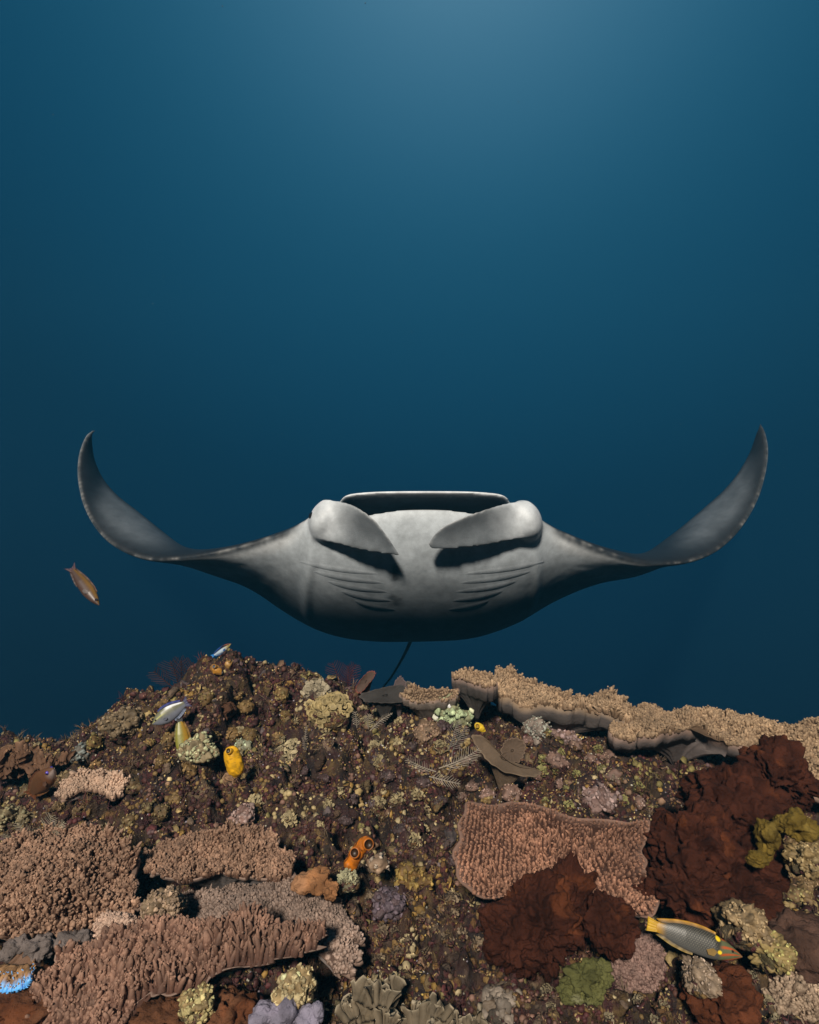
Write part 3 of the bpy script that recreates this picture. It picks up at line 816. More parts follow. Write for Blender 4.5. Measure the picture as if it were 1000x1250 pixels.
    # whip tail
    P = catmull(np.array([px(503, 776, 3.70), px(499, 788, 3.9), px(490, 806, 4.3), px(478, 826, 4.45), px(466, 842, 4.55), px(452, 868, 4.65)]), 40)
    V2, F2 = tube(P, np.linspace(0.013, 0.005, 40), 8)
    obj('tail', V2, [F2], M['skin'], root, col=(0.025, 0.028, 0.032))
manta()

# ------------------------------------------------------------------ sponges
def blob(c, r, seed, k=6, a1=0.28, a2=0.10, pit=0.05, f1=1.6, f2=5.0, fp=7.0, rot=None, ridge=0.0):
    v, f = ico(k)
    q = v * np.array(r) / max(r)
    d = 1 + a1 * fbm(q * f1 + seed * 3.3, seed, 3) + a2 * fbm(q * f2 + seed, seed + 5, 4)
    if ridge:
        d = d + ridge * (0.4 - np.abs(fbm(q * 5.5 + seed, seed + 17, 3)))
    if pit:
        F1, cid = worley(q * fp + 0.37 * fbm(q * 4, seed + 30, 2)[:, None], seed + 11)
        d = d - pit * sstep(0.30, 0.12, F1) * (cid > 0.45)
    return c + v * np.array(r) * d[:, None], f, d

RUST = np.array([0.050, 0.0155, 0.0085])
def sponge(label, lobes, seed, col=RUST, name='encrusting_sponge', cat='sponge', part='lobe', holes=1, hi=(0.15, 0.045, 0.016), k=6, **kw):
    """lobes: (x, y, depth, rx, ry, rdepth) in photograph pixels at that depth"""
    cs = [px(a, b, Y) for a, b, Y, *_ in lobes]
    base = np.mean(cs, 0); base[2] = min(c[2] for c in cs) - 0.03
    T = thing(name, base, label, cat)
    for i, (x, y, Y, rx, ry, rd) in enumerate(lobes):
        r = np.array([rx, rd, ry]) / FPX * Y
        V, f, d = blob(px(x, y, Y), r, seed + 3 * i, k=(6 if max(rx, ry) >= 34 and holes and y < 1200 else 5), **kw)
        c0 = px(x, y, Y); nn = norm(V - c0)
        V = V + min(1, max(r) / 0.06) * nn * (0.0075 * fbm(V * 75, seed + 60, 3) + 0.012 * (0.3 - np.abs(fbm(V * 24 + 0.5 * fbm(V * 12, seed + 2, 2)[:, None], seed + 64, 3))))[:, None]
        V = c0 + (V - c0)
        Fw, ci = worley(V * 38, seed + 70)
        V = V - nn * (0.030 * sstep(0.40, 0.20, Fw) * (ci > 0.6) * holes)[:, None]
        n1 = fbm(V * 30, seed + 40, 3)[:, None]; n2 = sstep(0.45, 0.75, fbm(V * 22, seed + 44, 2))[:, None]
        C = col * (1 + 0.3 * n1) * (1 - n2 * 0.5) + np.array(hi) * n2 * 0.5
        obj(part, V, [f], M['sponge'], T, col=np.clip(C, 0.004, 1))
        FOOT.append((V[::40, :2], None))
    return T

sponge('craggy rust red sponge in front of the chestnut plate coral', [(655, 1128, 1.06, 54, 50, 40), (690, 1108, 1.10, 34, 44, 30), (628, 1150, 1.03, 34, 26, 26)], 3, a1=0.30, a2=0.09, pit=0.035, ridge=0.05)
sponge('rounded rust red sponge knob under the plate coral rim', [(748, 1128, 1.05, 30, 34, 28)], 17, a1=0.2, a2=0.08, pit=0.02, ridge=0.03)
sponge('huge dark rust sponge full of holes leaning against the sandy coral', [(898, 990, 1.36, 58, 40, 50), (948, 946, 1.40, 34, 36, 36), (846, 1040, 1.25, 52, 52, 46), (838, 1090, 1.17, 40, 34, 36), (905, 1048, 1.28, 40, 36, 40)], 29, a1=0.40, a2=0.11, pit=0.08, ridge=0.05, fp=8)
sponge('dark rust sponge mass beneath the wrasse snout and yellow lumps', [(900, 1096, 1.16, 40, 26, 36)], 43, a1=0.30, a2=0.14, pit=0.06, ridge=0.04, col=RUST * 0.8)
sponge('low red brown sponge cushion below the wrasse', [(880, 1215, 1.0, 42, 26, 34)], 57, a1=0.25, a2=0.08, pit=0.03, col=np.array([0.10, 0.032, 0.014]), ridge=0.03)
sponge('smooth grey brown sponge mound beside the fingered coral clump', [(965, 1150, 1.08, 58, 30, 40)], 63, holes=0, a1=0.2, a2=0.05, pit=0.0, col=np.array([0.10, 0.055, 0.04]), hi=(0.16, 0.10, 0.08))
sponge('drooping olive yellow sponge beside the huge rust sponge', [(938, 1024, 1.20, 12, 26, 14), (970, 1008, 1.22, 24, 16, 18), (925, 1048, 1.18, 12, 10, 10)], 71, holes=0, a1=0.25, a2=0.06, pit=0.0, col=np.array([0.17, 0.115, 0.022]), hi=(0.26, 0.19, 0.05), k=5)
sponge('brown fuzzy sponge mat below the blue edged clam', [(30, 1222, 0.99, 60, 18, 40)], 77, a1=0.2, a2=0.1, pit=0.0, col=np.array([0.12, 0.05, 0.025]))
sponge('fuzzy brown sponge crust beneath the ribbed coral lip', [(200, 1244, 0.97, 46, 16, 34), (275, 1238, 0.97, 34, 16, 30)], 83, a1=0.2, a2=0.1, pit=0.0, col=np.array([0.14, 0.06, 0.03]), k=5)
sponge('lavender grey lumpy sponge beside cream knobs', [(322, 1244, 0.96, 20, 16, 16), (348, 1236, 0.96, 18, 18, 16), (375, 1244, 0.96, 18, 12, 16), (388, 1232, .96, 8, 9, 8)], 91, holes=0, a1=0.15, a2=0.05, pit=0.0, col=np.array([0.25, 0.23, 0.30]), hi=(0.34, 0.30, 0.40), k=5)
sponge('orange brown sponge crust beside the mauve plate coral', [(383, 1076, 1.17, 22, 11, 16), (404, 1088, 1.15, 10, 8, 10)], 95, holes=0, a1=0.25, a2=0.06, pit=0.0, col=np.array([0.34, 0.16, 0.07]), hi=(0.5, 0.28, 0.16), k=5)
sponge('dull brown slab sponge in the shade behind the olive fish', [(272, 868, 1.80, 17, 10, 14)], 98, a1=0.2, a2=0.06, pit=0.0, col=np.array([0.10, 0.05, 0.03]), k=5)
sponge('grey lumpy sponge in the gap under the mounded pink coral', [(20, 1160, 1.06, 18, 14, 14), (48, 1158, 1.06, 16, 12, 14), (92, 1150, 1.08, 22, 12, 16)], 101, a1=0.25, a2=0.1, pit=0.03, col=np.array([0.17, 0.14, 0.13]), hi=(0.25, 0.21, 0.2), k=5)
sponge('lichen green lobed algae patch at the reef foot', [(710, 1194, 0.985, 19, 12, 16), (728, 1184, 0.99, 16, 10, 14), (724, 1210, 0.98, 13, 12, 12), (701, 1212, 0.98, 14, 10, 12), (690, 1204, 0.985, 10, 7, 10), (740, 1196, .985, 8, 9, 8)], 107, name='lobed_algae', cat='algae', holes=0, a1=0.4, a2=0.12, pit=0.0, col=np.array([0.115, 0.115, 0.04]), hi=(0.36, 0.35, 0.22))

# ------------------------------------------------------------------ fish
def fish(label, name, nose, tail, Yn, Yt, hgt, wid, colf, fins, cat='fish', lean=0.0, N=70, Mr=36, eye=(0.13, 0.35, 0.045), eyecol=(0.01, 0.01, 0.01), tailspec=None, prof=None, flip=1):
    a, b = px(*nose, Yn), px(*tail, Yt)
    L = np.linalg.norm(a - b)
    ax = (b - a) / L                                     # nose to tail
    view = norm((a + b) / 2)
    up = np.cross(ax, view); up = norm(up)
    if up[2] < 0: up = -up
    up = up * flip
    side = norm(np.cross(ax, up))
    if np.dot(side, -view) < 0: side = -side
    up = norm(up + side * lean); side = norm(side - up * np.dot(side, up))
    prof = prof or [(0, 0.04), (0.05, 0.3), (0.15, 0.66), (0.3, 0.95), (0.42, 1.0), (0.6, 0.88), (0.75, 0.62), (0.86, 0.40), (0.9, 0.36)]
    pt, ph = np.array(prof).T
    t = np.linspace(0, pt[-1], N); h = catmull(np.array(prof), 200)
    h = np.interp(t, h[:, 0], h[:, 1]) * hgt / 2 * L
    w = wid / 2 * L * np.minimum(1, np.interp(t, [0, 0.1, 0.3, 0.6, 0.9], [0.15, 0.7, 1, 0.75, 0.12]))
    th = np.arange(Mr) / Mr * 2 * np.pi
    V = a + ax * (t * L)[:, None, None] + np.cos(th)[None, :, None] * (h[:, None, None] * up) + np.sin(th)[None, :, None] * (w[:, None, None] * side)
    tt = np.repeat(t / pt[-1], Mr); vv = np.tile(np.cos(th), N)
    C = colf(tt, vv, np.tile(np.sin(th), N))
    T = thing(name, (a + b) / 2, label, cat)
    F3 = np.concatenate([np.stack([np.full(Mr - 2, o), o + np.arange(1, Mr - 1), o + np.arange(2, Mr)], 1) for o in (0, (N - 1) * Mr)])
    obj('body', V.reshape(-1, 3), [grid_faces(N, Mr, True), F3], M['fish'], T, col=C)
    def plate(nm, pts_lo, pts_hi, cl, ch, th0=0.006):
        """thin fin between two edges given in (t, v) body units, v in body lengths"""
        lo, hi = catmull(pts_lo, 24), catmull(pts_hi, 24)
        s = np.linspace(0, 1, 8)[None, :, None]
        G = lo[:, None] * (1 - s) + hi[:, None] * s
        P = a + ax * (G[..., :1] * L) + up * (G[..., 1:2] * L)
        rip = 0.004 * L * np.sin(np.arange(24) * 1.1)[:, None] * s[..., 0]
        wob = side * rip[..., None]
        thick = (th0 * L * (1 - 0.8 * s[..., 0]) + 0 * rip)[..., None] * side
        Vp = np.concatenate([(P + wob + thick).reshape(-1, 3), (P + wob - thick).reshape(-1, 3)])
        Fq = grid_faces(24, 8); n = 24 * 8
        bnd = np.concatenate([np.arange(8), np.arange(1, 24) * 8 + 7, 23 * 8 + np.arange(6, -1, -1), np.arange(22, 0, -1) * 8])
        Fe = np.stack([bnd, np.roll(bnd, -1), np.roll(bnd, -1) + n, bnd + n], 1)
        c = np.array(cl)[None, None] * (1 - s) + np.array(ch)[None, None] * s
        c = np.broadcast_to(c, (24, 8, 3)) * (0.85 + 0.15 * np.cos(np.arange(24) * 1.6))[:, None, None]
        obj(nm, Vp, [Fq, Fq[:, ::-1] + n, Fe], M['fin'], T, col=np.concatenate([c.reshape(-1, 3)] * 2))
    H = hgt / 2
    hp = lambda q: float(np.interp(q, pt, ph)) * H
    for nm, t0, t1, sgn, ht, cl, ch in fins:
        q = np.linspace(t0, t1, 6)
        lo = np.array([(k, sgn * hp(k) * 0.9) for k in q])
        hi = np.array([(k + 0.05 * (j / 5), sgn * (hp(k) + ht * (0.35 + 0.65 * math.sin(math.pi * min(1, 0.15 + 0.8 * j / 5)) ** 0.6))) for j, k in enumerate(q)])
        plate(nm, lo, hi, cl, ch)
    ts, te, spread, notch, cl, ch = tailspec
    lo = np.array([(ts, hp(ts) * 0.95), (ts - 0.002, 0.0), (ts, -hp(ts) * 0.95)])
    hi = np.array([(te, spread), ((ts + te) / 2 + (te - ts) * (0.5 - notch), 0.0), (te, -spread)])
    plate('tail_fin', lo, hi, cl, ch, 0.008)
    # pectoral fin and eye on the side towards the reef front
    e, ev, er = eye
    pe = a + ax * (e * L) + up * (ev * hp(e) * L)
    we = float(np.interp(e * 1.0, t, w)) * math.sqrt(max(0.05, 1 - ev * ev))
    v, f = ico(2)
    for s in (1, -1):
        ce = pe + side * s * (we - er * L * 0.35)
        iris = obj('eye', v * er * L + ce, [f], M['eye'], T, col=np.array(eyecol) * 1.0 + np.array([0.05, 0.035, 0.02]))
        obj('pupil', v * er * L * 0.62 + ce + side * s * er * L * 0.5, [f], M['eye'], iris, col=(0.006, 0.006, 0.008), loc=np.array(T.location))
    pw = float(np.interp(0.3, t, w))
    base = a + ax * 0.27 * L - up * 0.25 * hp(0.3) * L
    Q = np.array([base + side * pw * 0.9, base + ax * 0.05 * L + up * 0.02 * L + side * pw * 1.05, base + ax * 0.12 * L - up * 0.01 * L + side * pw * 1.15, base + ax * 0.10 * L - up * 0.05 * L + side * pw * 1.2, base + ax * 0.04 * L - up * 0.05 * L + side * pw * 1.1])
    obj('pectoral_fin', np.concatenate([Q, Q + side * 0.004 * L]), [np.array([[0, 1, 2], [0, 2, 3], [0, 3, 4]]), np.array([[5, 7, 6], [5, 8, 7], [5, 9, 8]])], M['fin'], T, col=np.array(tailspec[4]) * 0.35 + 0.03)
    return T

def lerp(a, b, w):
    w = np.asarray(w)[:, None]
    return np.array(a) * (1 - w) + np.array(b) * w

def c_wrasse(t, v, s):
    C = lerp((0.10, 0.10, 0.10), (0.02, 0.018, 0.015), sstep(-0.75, 0.75, v))
    # pale dot on every scale, rows staggered
    a = t * 34; b = np.arcsin(np.clip(v, -1, 1)) * 6.0
    row = np.round(b); fx = (a + 0.5 * (row % 2)) % 1 - 0.5; fy = b - row
    dot = sstep(0.42, 0.2, np.hypot(fx, fy)) * sstep(0.27, 0.34, t) * sstep(0.98, 0.9, t)
    C = C * (1 - dot[:, None]) + np.array([0.24, 0.23, 0.19]) * dot[:, None]
    C = C * (1 - sstep(-0.3, -0.95, v)[:, None] * 0.5) + np.array([0.14, 0.14, 0.14]) * sstep(-0.3, -0.95, v)[:, None] * 0.5
    C = C * 0.6
    ye = sstep(0.86, 1.0, t)[:, None]; C = C * (1 - ye) + np.array([0.40, 0.21, 0.012]) * ye
    hd = sstep(0.30, 0.24, t)[:, None]; C = C * (1 - hd) + np.array([0.10, 0.11, 0.055]) * hd
    st = sstep(0.25, 0.6, np.sin(v * 9 + t * 22)) * sstep(0.29, 0.22, t); st = st[:, None]
    C = C * (1 - st) + np.array([0.36, 0.075, 0.02]) * st
    for (ct, cv, r) in ((0.30, 0.80, 0.035), (0.275, -0.25, 0.03)):
        d = np.hypot(t - ct, (v - cv) * 0.14); w = sstep(r, r * 0.6, d)[:, None] * (s > -0.2)[:, None]
        C = C * (1 - w) + np.array([0.85, 0.60, 0.02]) * w
    return C
fish('checkered grey wrasse with orange striped face and yellow tail over the rust sponge', 'checkered_wrasse', (906, 1168), (790, 1127), 1.02, 1.05, 0.25, 0.13, c_wrasse,
     [('dorsal_fin', 0.28, 0.86, 1, 0.035, (0.05, 0.04, 0.03), (0.5, 0.25, 0.02)), ('anal_fin', 0.5, 0.85, -1, 0.03, (0.12, 0.11, 0.1), (0.3, 0.2, 0.05))],
     N=150, Mr=84, eye=(0.115, 0.32, 0.016), tailspec=(0.885, 1.0, 0.07, 0.05, (0.5, 0.28, 0.015), (0.62, 0.38, 0.03)), lean=0.1,
     prof=[(0, 0.05), (0.04, 0.24), (0.12, 0.56), (0.25, 0.88), (0.38, 1.0), (0.55, 0.97), (0.7, 0.78), (0.82, 0.50), (0.9, 0.40)])

def c_grey(t, v, s):
    C = lerp((0.16, 0.17, 0.21), (0.14, 0.14, 0.085), sstep(-0.4, 0.4, v))
    w = (sstep(0.55, 0.7, v) * sstep(0.42, 0.55, t) * sstep(0.98, 0.9, t))[:, None]; C = C * (1 - w) + np.array([0.8, 0.82, 0.85]) * w
    w = (sstep(0.86, 0.95, v) * sstep(0.3, 0.4, t))[:, None]; C = C * (1 - w) + np.array([0.01, 0.012, 0.03]) * w
    w = (sstep(0.14, 0.05, np.abs(v - 0.35)) * sstep(0.5, 0.3, t))[:, None]; C = C * (1 - w) + np.array([0.42, 0.42, 0.12]) * w
    return C
fish('plump grey fish with white saddle and black back nosing down at the reef', 'reef_fish', (186, 884), (230, 856), 1.70, 1.74, 0.42, 0.2, c_grey,
     [('dorsal_fin', 0.25, 0.8, 1, 0.06, (0.02, 0.02, 0.06), (0.03, 0.05, 0.3)), ('anal_fin', 0.5, 0.82, -1, 0.07, (0.12, 0.14, 0.22), (0.2, 0.24, 0.34))],
     tailspec=(0.88, 1.02, 0.17, 0.3, (0.10, 0.11, 0.2), (0.06, 0.05, 0.12)), eye=(0.12, 0.3, 0.025))

def c_olive(t, v, s):
    C = lerp((0.20, 0.19, 0.03), (0.33, 0.19, 0.02), sstep(-0.2, 0.6, v))
    hd = sstep(0.3, 0.1, t)[:, None]; C = C * (1 - hd) + np.array([0.16, 0.20, 0.10]) * hd
    w = (sstep(0.2, 0.08, np.hypot((t - 0.42) * 1.6, (v - 0.5) * 0.5)))[:, None]; C = C * (1 - w) + np.array([0.38, 0.12, 0.02]) * w
    return C
fish('olive yellow fish hanging head down beside the grey fish', 'reef_fish', (226, 927), (219, 876), 1.63, 1.66, 0.33, 0.17, c_olive,
     [('dorsal_fin', 0.25, 0.85, 1, 0.04, (0.30, 0.17, 0.02), (0.2, 0.1, 0.02)), ('anal_fin', 0.5, 0.85, -1, 0.03, (0.2, 0.17, 0.03), (0.12, 0.1, 0.03))],
     tailspec=(0.88, 1.0, 0.07, 0.2, (0.03, 0.03, 0.03), (0.015, 0.015, 0.02)), eye=(0.34, -0.1, 0.045), flip=1)

def c_orange(t, v, s):
    C = lerp((0.075, 0.042, 0.032), (0.19, 0.10, 0.018), sstep(0.0, 0.7, v))
    return C * (0.75 + 0.25 * sstep(0.9, 0.3, t))[:, None]
fish('orange brown fish swimming down alone in open water beside the manta wing', 'reef_fish', (121, 739), (85, 691), 2.3, 2.38, 0.205, 0.13, c_orange,
     [('dorsal_fin', 0.25, 0.85, 1, 0.025, (0.10, 0.05, 0.015), (0.07, 0.03, 0.02)), ('anal_fin', 0.55, 0.85, -1, 0.02, (0.06, 0.03, 0.02), (0.04, 0.025, 0.03))],
     tailspec=(0.86, 1.02, 0.10, 0.45, (0.09, 0.035, 0.025), (0.05, 0.025, 0.05)), eye=(0.1, 0.3, 0.028), eyecol=(0.03, 0.02, 0.03))

def c_brown(t, v, s):
    C = lerp((0.16, 0.07, 0.035), (0.11, 0.052, 0.025), sstep(-0.4, 0.6, v))
    hd = sstep(0.28, 0.1, t)[:, None] * sstep(0.5, -0.3, v)[:, None]; C = C * (1 - hd) + np.array([0.34, 0.27, 0.25]) * hd
    return C
fish('brown orange fish with blue eye resting by the far brown coral', 'reef_fish', (66, 938), (36, 972), 1.50, 1.55, 0.36, 0.18, c_brown,
     [('dorsal_fin', 0.25, 0.85, 1, 0.04, (0.16, 0.07, 0.03), (0.12, 0.05, 0.03)), ('anal_fin', 0.55, 0.85, -1, 0.04, (0.25, 0.1, 0.03), (0.22, 0.1, 0.04))],
     tailspec=(0.86, 1.0, 0.14, 0.2, (0.22, 0.08, 0.03), (0.20, 0.07, 0.03)), eye=(0.12, 0.35, 0.035), eyecol=(0.04, 0.03, 0.45))

def c_clean(t, v, s):
    C = lerp((0.55, 0.70, 0.85), (0.42, 0.33, 0.12), sstep(0.5, 0.1, t))
    w = (sstep(0.25, 0.45, v))[:, None]; C = C * (1 - w) + np.array([0.012, 0.012, 0.02]) * w
    w = (sstep(0.75, 0.95, v) * sstep(0.4, 0.6, t))[:, None]; C = C * (1 - w) + np.array([0.02, 0.12, 0.6]) * w
    w = (sstep(0.75, 0.95, v) * sstep(0.4, 0.2, t))[:, None]; C = C * (1 - w) + np.array([0.4, 0.12, 0.05]) * w
    return C
fish('tiny cleaner fish striped electric blue and black above the reef peak', 'cleaner_fish', (282, 786), (259, 801), 1.80, 1.83, 0.22, 0.13, c_clean,
     [('dorsal_fin', 0.3, 0.85, 1, 0.02, (0.02, 0.03, 0.05), (0.03, 0.1, 0.3)), ('anal_fin', 0.5, 0.85, -1, 0.02, (0.3, 0.4, 0.6), (0.1, 0.3, 0.7))],
     tailspec=(0.88, 1.04, 0.06, 0.3, (0.03, 0.2, 0.7), (0.05, 0.35, 0.85)), eye=(0.1, 0.3, 0.02))

# ------------------------------------------------------------------ sea squirts
def squirt(label, rows, Y, siphons, col, dark, marks):
    """body lofted along (x, y, radius) rows; siphons (x, y, r, tilt)"""
    Q = catmull(np.array(rows, float), 40); k = 32
    a = np.arange(k) / k * 2 * np.pi
    P = np.stack([(Q[:, 0] - 500) / FPX * Y, np.full(40, Y), -(Q[:, 1] - 625) / FPX * Y], 1)
    D = norm(np.gradient(P, axis=0)); X = norm(np.cross(D, np.array([0, 1.0, 0])))
    r = Q[:, 2] / FPX * Y
    V = P[:, None] + r[:, None, None] * (np.cos(a)[None, :, None] * X[:, None] + 0.85 * np.sin(a)[None, :, None] * np.array([0, 1.0, 0]))
    V = V.reshape(-1, 3)
    V = V + norm(V - np.repeat(P, k, 0)) * (0.0016 * fbm(V * 90, 5, 3))[:, None]
    n = fbm(V * 55, 7, 3)[:, None]
    C = np.array(col) * (1 + 0.15 * n)
    veins = np.abs(fbm(V * np.array([70, 70, 40.0]), 23, 2)); w = (sstep(0.15, 0.05, veins) * marks)[:, None]
    C = C * (1 - w) + np.array(dark) * w
    w = (sstep(-0.1, 0.35, fbm(V * 80 + 3, 29, 3)) * 0.75 * marks)[:, None]; C = C * (1 - w) + np.array(col) * np.array([0.35, 0.4, 1.0]) * w
    T = thing('sea_squirt', P[0] + np.array([0, 0.01, -0.01]), label, 'sea squirt')
    F3 = np.concatenate([np.stack([np.full(k - 2, o), o + np.arange(1, k - 1), o + np.arange(2, k)], 1) for o in (0, 39 * k)])
    obj('tunic', V, [grid_faces(40, k, True), F3], M['squirt'], T, col=C)
    for (x, y, rr, d) in siphons:
        R0 = rr / FPX * Y; dv = norm(np.array(d, float)); ib = int(np.argmin((Q[:, 0] - x) ** 2 + (Q[:, 1] - y) ** 2)); c = px(x, y, Y - 0.92 * r[ib])
        X1, Y1, _ = [v[0] for v in frames(dv[None])]
        pr = [(1.05, -0.8), (1.05, 0.2), (1.0, 0.62), (0.88, 0.74), (0.74, 0.62), (0.66, 0.3), (0.6, 0.14), (0.02, 0.10)]
        G = np.array([[c + dv * R0 * h + R0 * q * (math.cos(b) * X1 + math.sin(b) * Y1) for b in np.arange(28) / 28 * 2 * np.pi] for q, h in pr])
        cc = np.empty((8, 28, 3)); cc[:] = col; cc[3] = np.array(col) * 0.6; cc[4:] = dark
        si = obj('siphon', G[:6].reshape(-1, 3), [grid_faces(6, 28, True)], M['squirt'], T, col=cc[:6].reshape(-1, 3))
        obj('opening', G[5:].reshape(-1, 3), [grid_faces(3, 28, True)], M['squirt'], si, col=np.array(dark), loc=np.array(T.location))
squirt('bright yellow sea squirt with dark vein lines', [(288, 948, 3), (288, 943, 8.5), (287, 934, 10.5), (284, 924, 10), (281, 916, 8), (279, 912, 3)], 1.52, [(280, 917, 3.6, (-0.35, -1, 0.55))], (0.80, 0.42, 0.012), (0.05, 0.03, 0.005), 0.55)
squirt('orange sea squirt with two wide dark siphon mouths', [(424, 1064, 2.5), (427, 1057, 8), (433, 1047, 8.5), (440, 1036, 8), (447, 1026, 6), (450, 1022, 2)], 1.24, [(434, 1041, 6.0, (-0.25, -1, 0.5)), (449, 1030, 6.6, (0.35, -1, 0.35))], (0.52, 0.15, 0.008), (0.03, 0.012, 0.003), 0.9)
squirt('small yellow sea squirt beside the pale green coral', [(584, 892, 2), (584, 887, 5), (588, 890, 4), (592, 893, 2)], 1.66, [(583, 886, 2.6, (-0.2, -1, 0.4))], (0.72, 0.48, 0.03), (0.25, 0.14, 0.01), 0.2)
squirt('little round orange sea squirt on the reef peak', [(279, 816, 1.5), (279, 812, 4.2), (280, 808, 3.6), (280, 806, 1)], 1.95, [(280, 807, 1.8, (0, -0.4, 1))], (0.42, 0.24, 0.07), (0.1, 0.05, 0.01), 0.2)
squirt('orange and grey spotted sea squirt by the reef peak', [(258, 812, 2), (261, 815, 5), (266, 819, 5), (271, 823, 2.5)], 1.93, [(262, 814, 2.4, (-0.3, -1, 0.5))], (0.45, 0.21, 0.03), (0.08, 0.09, 0.11), 1.0)

# ------------------------------------------------------------------ folded leaf corals, thin leaf sponges, feather hydroids
def lettuce(label, name, fans, Y, col, edge, seed, cat='coral', folds=5):
    """fans: (x, y of root, x, y of top middle, half width in px)"""
    cs = [px(f[0], f[1], Y) for f in fans]
    T = thing(name, np.mean(cs, 0) - np.array([0, 0, 0.01]), label, cat)
    for i, (x0, y0, x1, y1, hw) in enumerate(fans):
        Yi = Y + 0.018 * math.sin(i * 2.4)
        a, b = px(x0, y0, Yi), px(x1, y1, Yi + 0.03)
        up = b - a; w = hw / FPX * Yi
        rt = np.array([1.0, 0, 0]); bk = norm(np.cross(rt, up)); rt = norm(np.cross(up, bk)) * (1 if np.cross(up, bk)[0] > 0 else -1)
        s = np.linspace(-1, 1, 34)[:, None]; t = np.linspace(0, 1, 9)[None]
        ang = s * 0.9
        sn = np.stack([s[:, 0] * 2.2 + i * 3.7, np.full(34, i * 1.3 + seed), np.zeros(34)], 1)
        n1 = fbm(sn, seed, 3)[:, None]; n2 = fbm(sn * 2.3 + 9, seed + 2, 2)[:, None]
        ht = np.linalg.norm(up) * (1 + 0.28 * n1 + 0.06 * np.sin(s * 23 + seed))
        X = w * (s * (0.5 + 0.5 * t)) + 0.25 * w * n2 * t; Zz = t * ht * (1 - 0.25 * s ** 2) - 0.12 * ht * t ** 3
        Yy = 0.4 * w * t ** 0.6 * fbm(np.stack([s[:, 0] * folds * 0.55 + i * 5.1, np.full(34, i + seed * 2.0), np.zeros(34)], 1), seed + 7, 2)[:, None] + 0.35 * w * t * t * (np.sin(i * 3.1) - 0.4)
        P = a + X[..., None] * rt + Zz[..., None] * norm(up) + Yy[..., None] * bk
        P = P + 0.006 * Yi * np.stack([fbm(P.reshape(-1, 3) * 45, seed + j, 2) for j in range(3)], 1).reshape(P.shape) * t[..., None]
        nrm = norm(np.cross(np.gradient(P, axis=0), np.gradient(P, axis=1)))
        th = 0.0036 * Yi
        Vp = np.concatenate([(P + nrm * th).reshape(-1, 3), (P - nrm * th).reshape(-1, 3)])
        n = 34 * 9; Fq = grid_faces(34, 9)
        bnd = np.concatenate([np.arange(9), np.arange(1, 34) * 9 + 8, 33 * 9 + np.arange(7, -1, -1), np.arange(32, 0, -1) * 9])
        Fe = np.stack([bnd, np.roll(bnd, -1), np.roll(bnd, -1) + n, bnd + n], 1)
        e = np.broadcast_to(sstep(0.82, 1.0, t), (34, 9))[..., None]
        c = np.array(col) * (1 - e) + np.array(edge) * e
        c = c * (1 + 0.2 * vnoise(P.reshape(-1, 3) * 60, seed).reshape(34, 9, 1))
        obj('fold', Vp, [Fq, Fq[:, ::-1] + n, Fe], M['leaf'], T, col=np.concatenate([c.reshape(-1, 3)] * 2))
    return T
rl = np.random.default_rng(12)
fans = []
for i in range(26):
    t = rl.uniform(0, 1); d = rl.uniform(0, 1)
    x = 428 + 160 * t + rl.normal(0, 4); y = 1208 + 42 * t + 34 * d
    fans.append((x, y + 6, x + rl.normal(0, 7), y - rl.uniform(18, 30), rl.uniform(14, 24)))
fans.sort(key=lambda f: f[1])
lettuce('grey olive folded leaf coral with pale edges at the reef foot', 'leaf_coral', fans, 0.985, (0.145, 0.112, 0.072), (0.36, 0.30, 0.21), 3)
fb = [(x, y, x + rl.normal(0, 5), y - rl.uniform(12, 22), rl.uniform(8, 15)) for x, y in zip(rl.uniform(-20, 92, 22), rl.uniform(928, 950, 22))]
lettuce('brown folded leaf coral on the low crest beyond the brown fish', 'leaf_coral', fb, 1.66, (0.13, 0.066, 0.036), (0.27, 0.155, 0.09), 5)

def leaf(label, outline, anchor, Y0, tilt, roll, col, rim, seed, **k):
    return plate_coral('leaf_sponge', label, outline, anchor, Y0, tilt, roll, fingers_on=False, col=col, rim=rim, under=np.array(col) * 0.9, cup=k.pop('cup', 0.008), wave=0.003, th=0.005, stalk=0.02, scallop=0.003, seed=seed, cat='sponge', sheet='blade', carve=False, **k)
leaf('long grey brown leaf sponge drooping below the pale green coral', [(576, 898), (590, 900), (604, 912), (616, 926), (634, 936), (658, 940), (660, 946), (640, 948), (615, 942), (597, 930), (584, 914)], (612, 930), 1.56, 62, 4, (0.15, 0.105, 0.07), (0.21, 0.15, 0.10), 21)
leaf('upright round grey brown leaf sponge beside the drooping leaf', [(612, 918), (616, 906), (626, 901), (638, 904), (641, 916), (636, 928), (624, 932), (614, 928)], (626, 925), 1.58, 68, -8, (0.14, 0.095, 0.065), (0.2, 0.14, 0.1), 22)
leaf('dark flat leaf sponge on the crest below the manta tail', [(440, 848), (458, 842), (478, 838), (494, 837), (496, 848), (488, 858), (462, 858), (446, 856)], (470, 856), 1.86, 50, -4, (0.05, 0.045, 0.042), (0.07, 0.06, 0.055), 23)
leaf('tall pointed grey leaf sponge on the crest beside the dark leaf', [(476, 856), (478, 842), (484, 830), (490, 826), (496, 836), (497, 850), (490, 860)], (487, 856), 1.88, 74, 3, (0.13, 0.10, 0.10), (0.17, 0.12, 0.12), 24)
leaf('rounded grey leaf sponge tucked behind the tall pointed leaf', [(490, 850), (494, 834), (500, 832), (504, 840), (502, 852), (496, 858)], (497, 854), 1.92, 72, -3, (0.15, 0.125, 0.10), (0.2, 0.17, 0.14), 25)
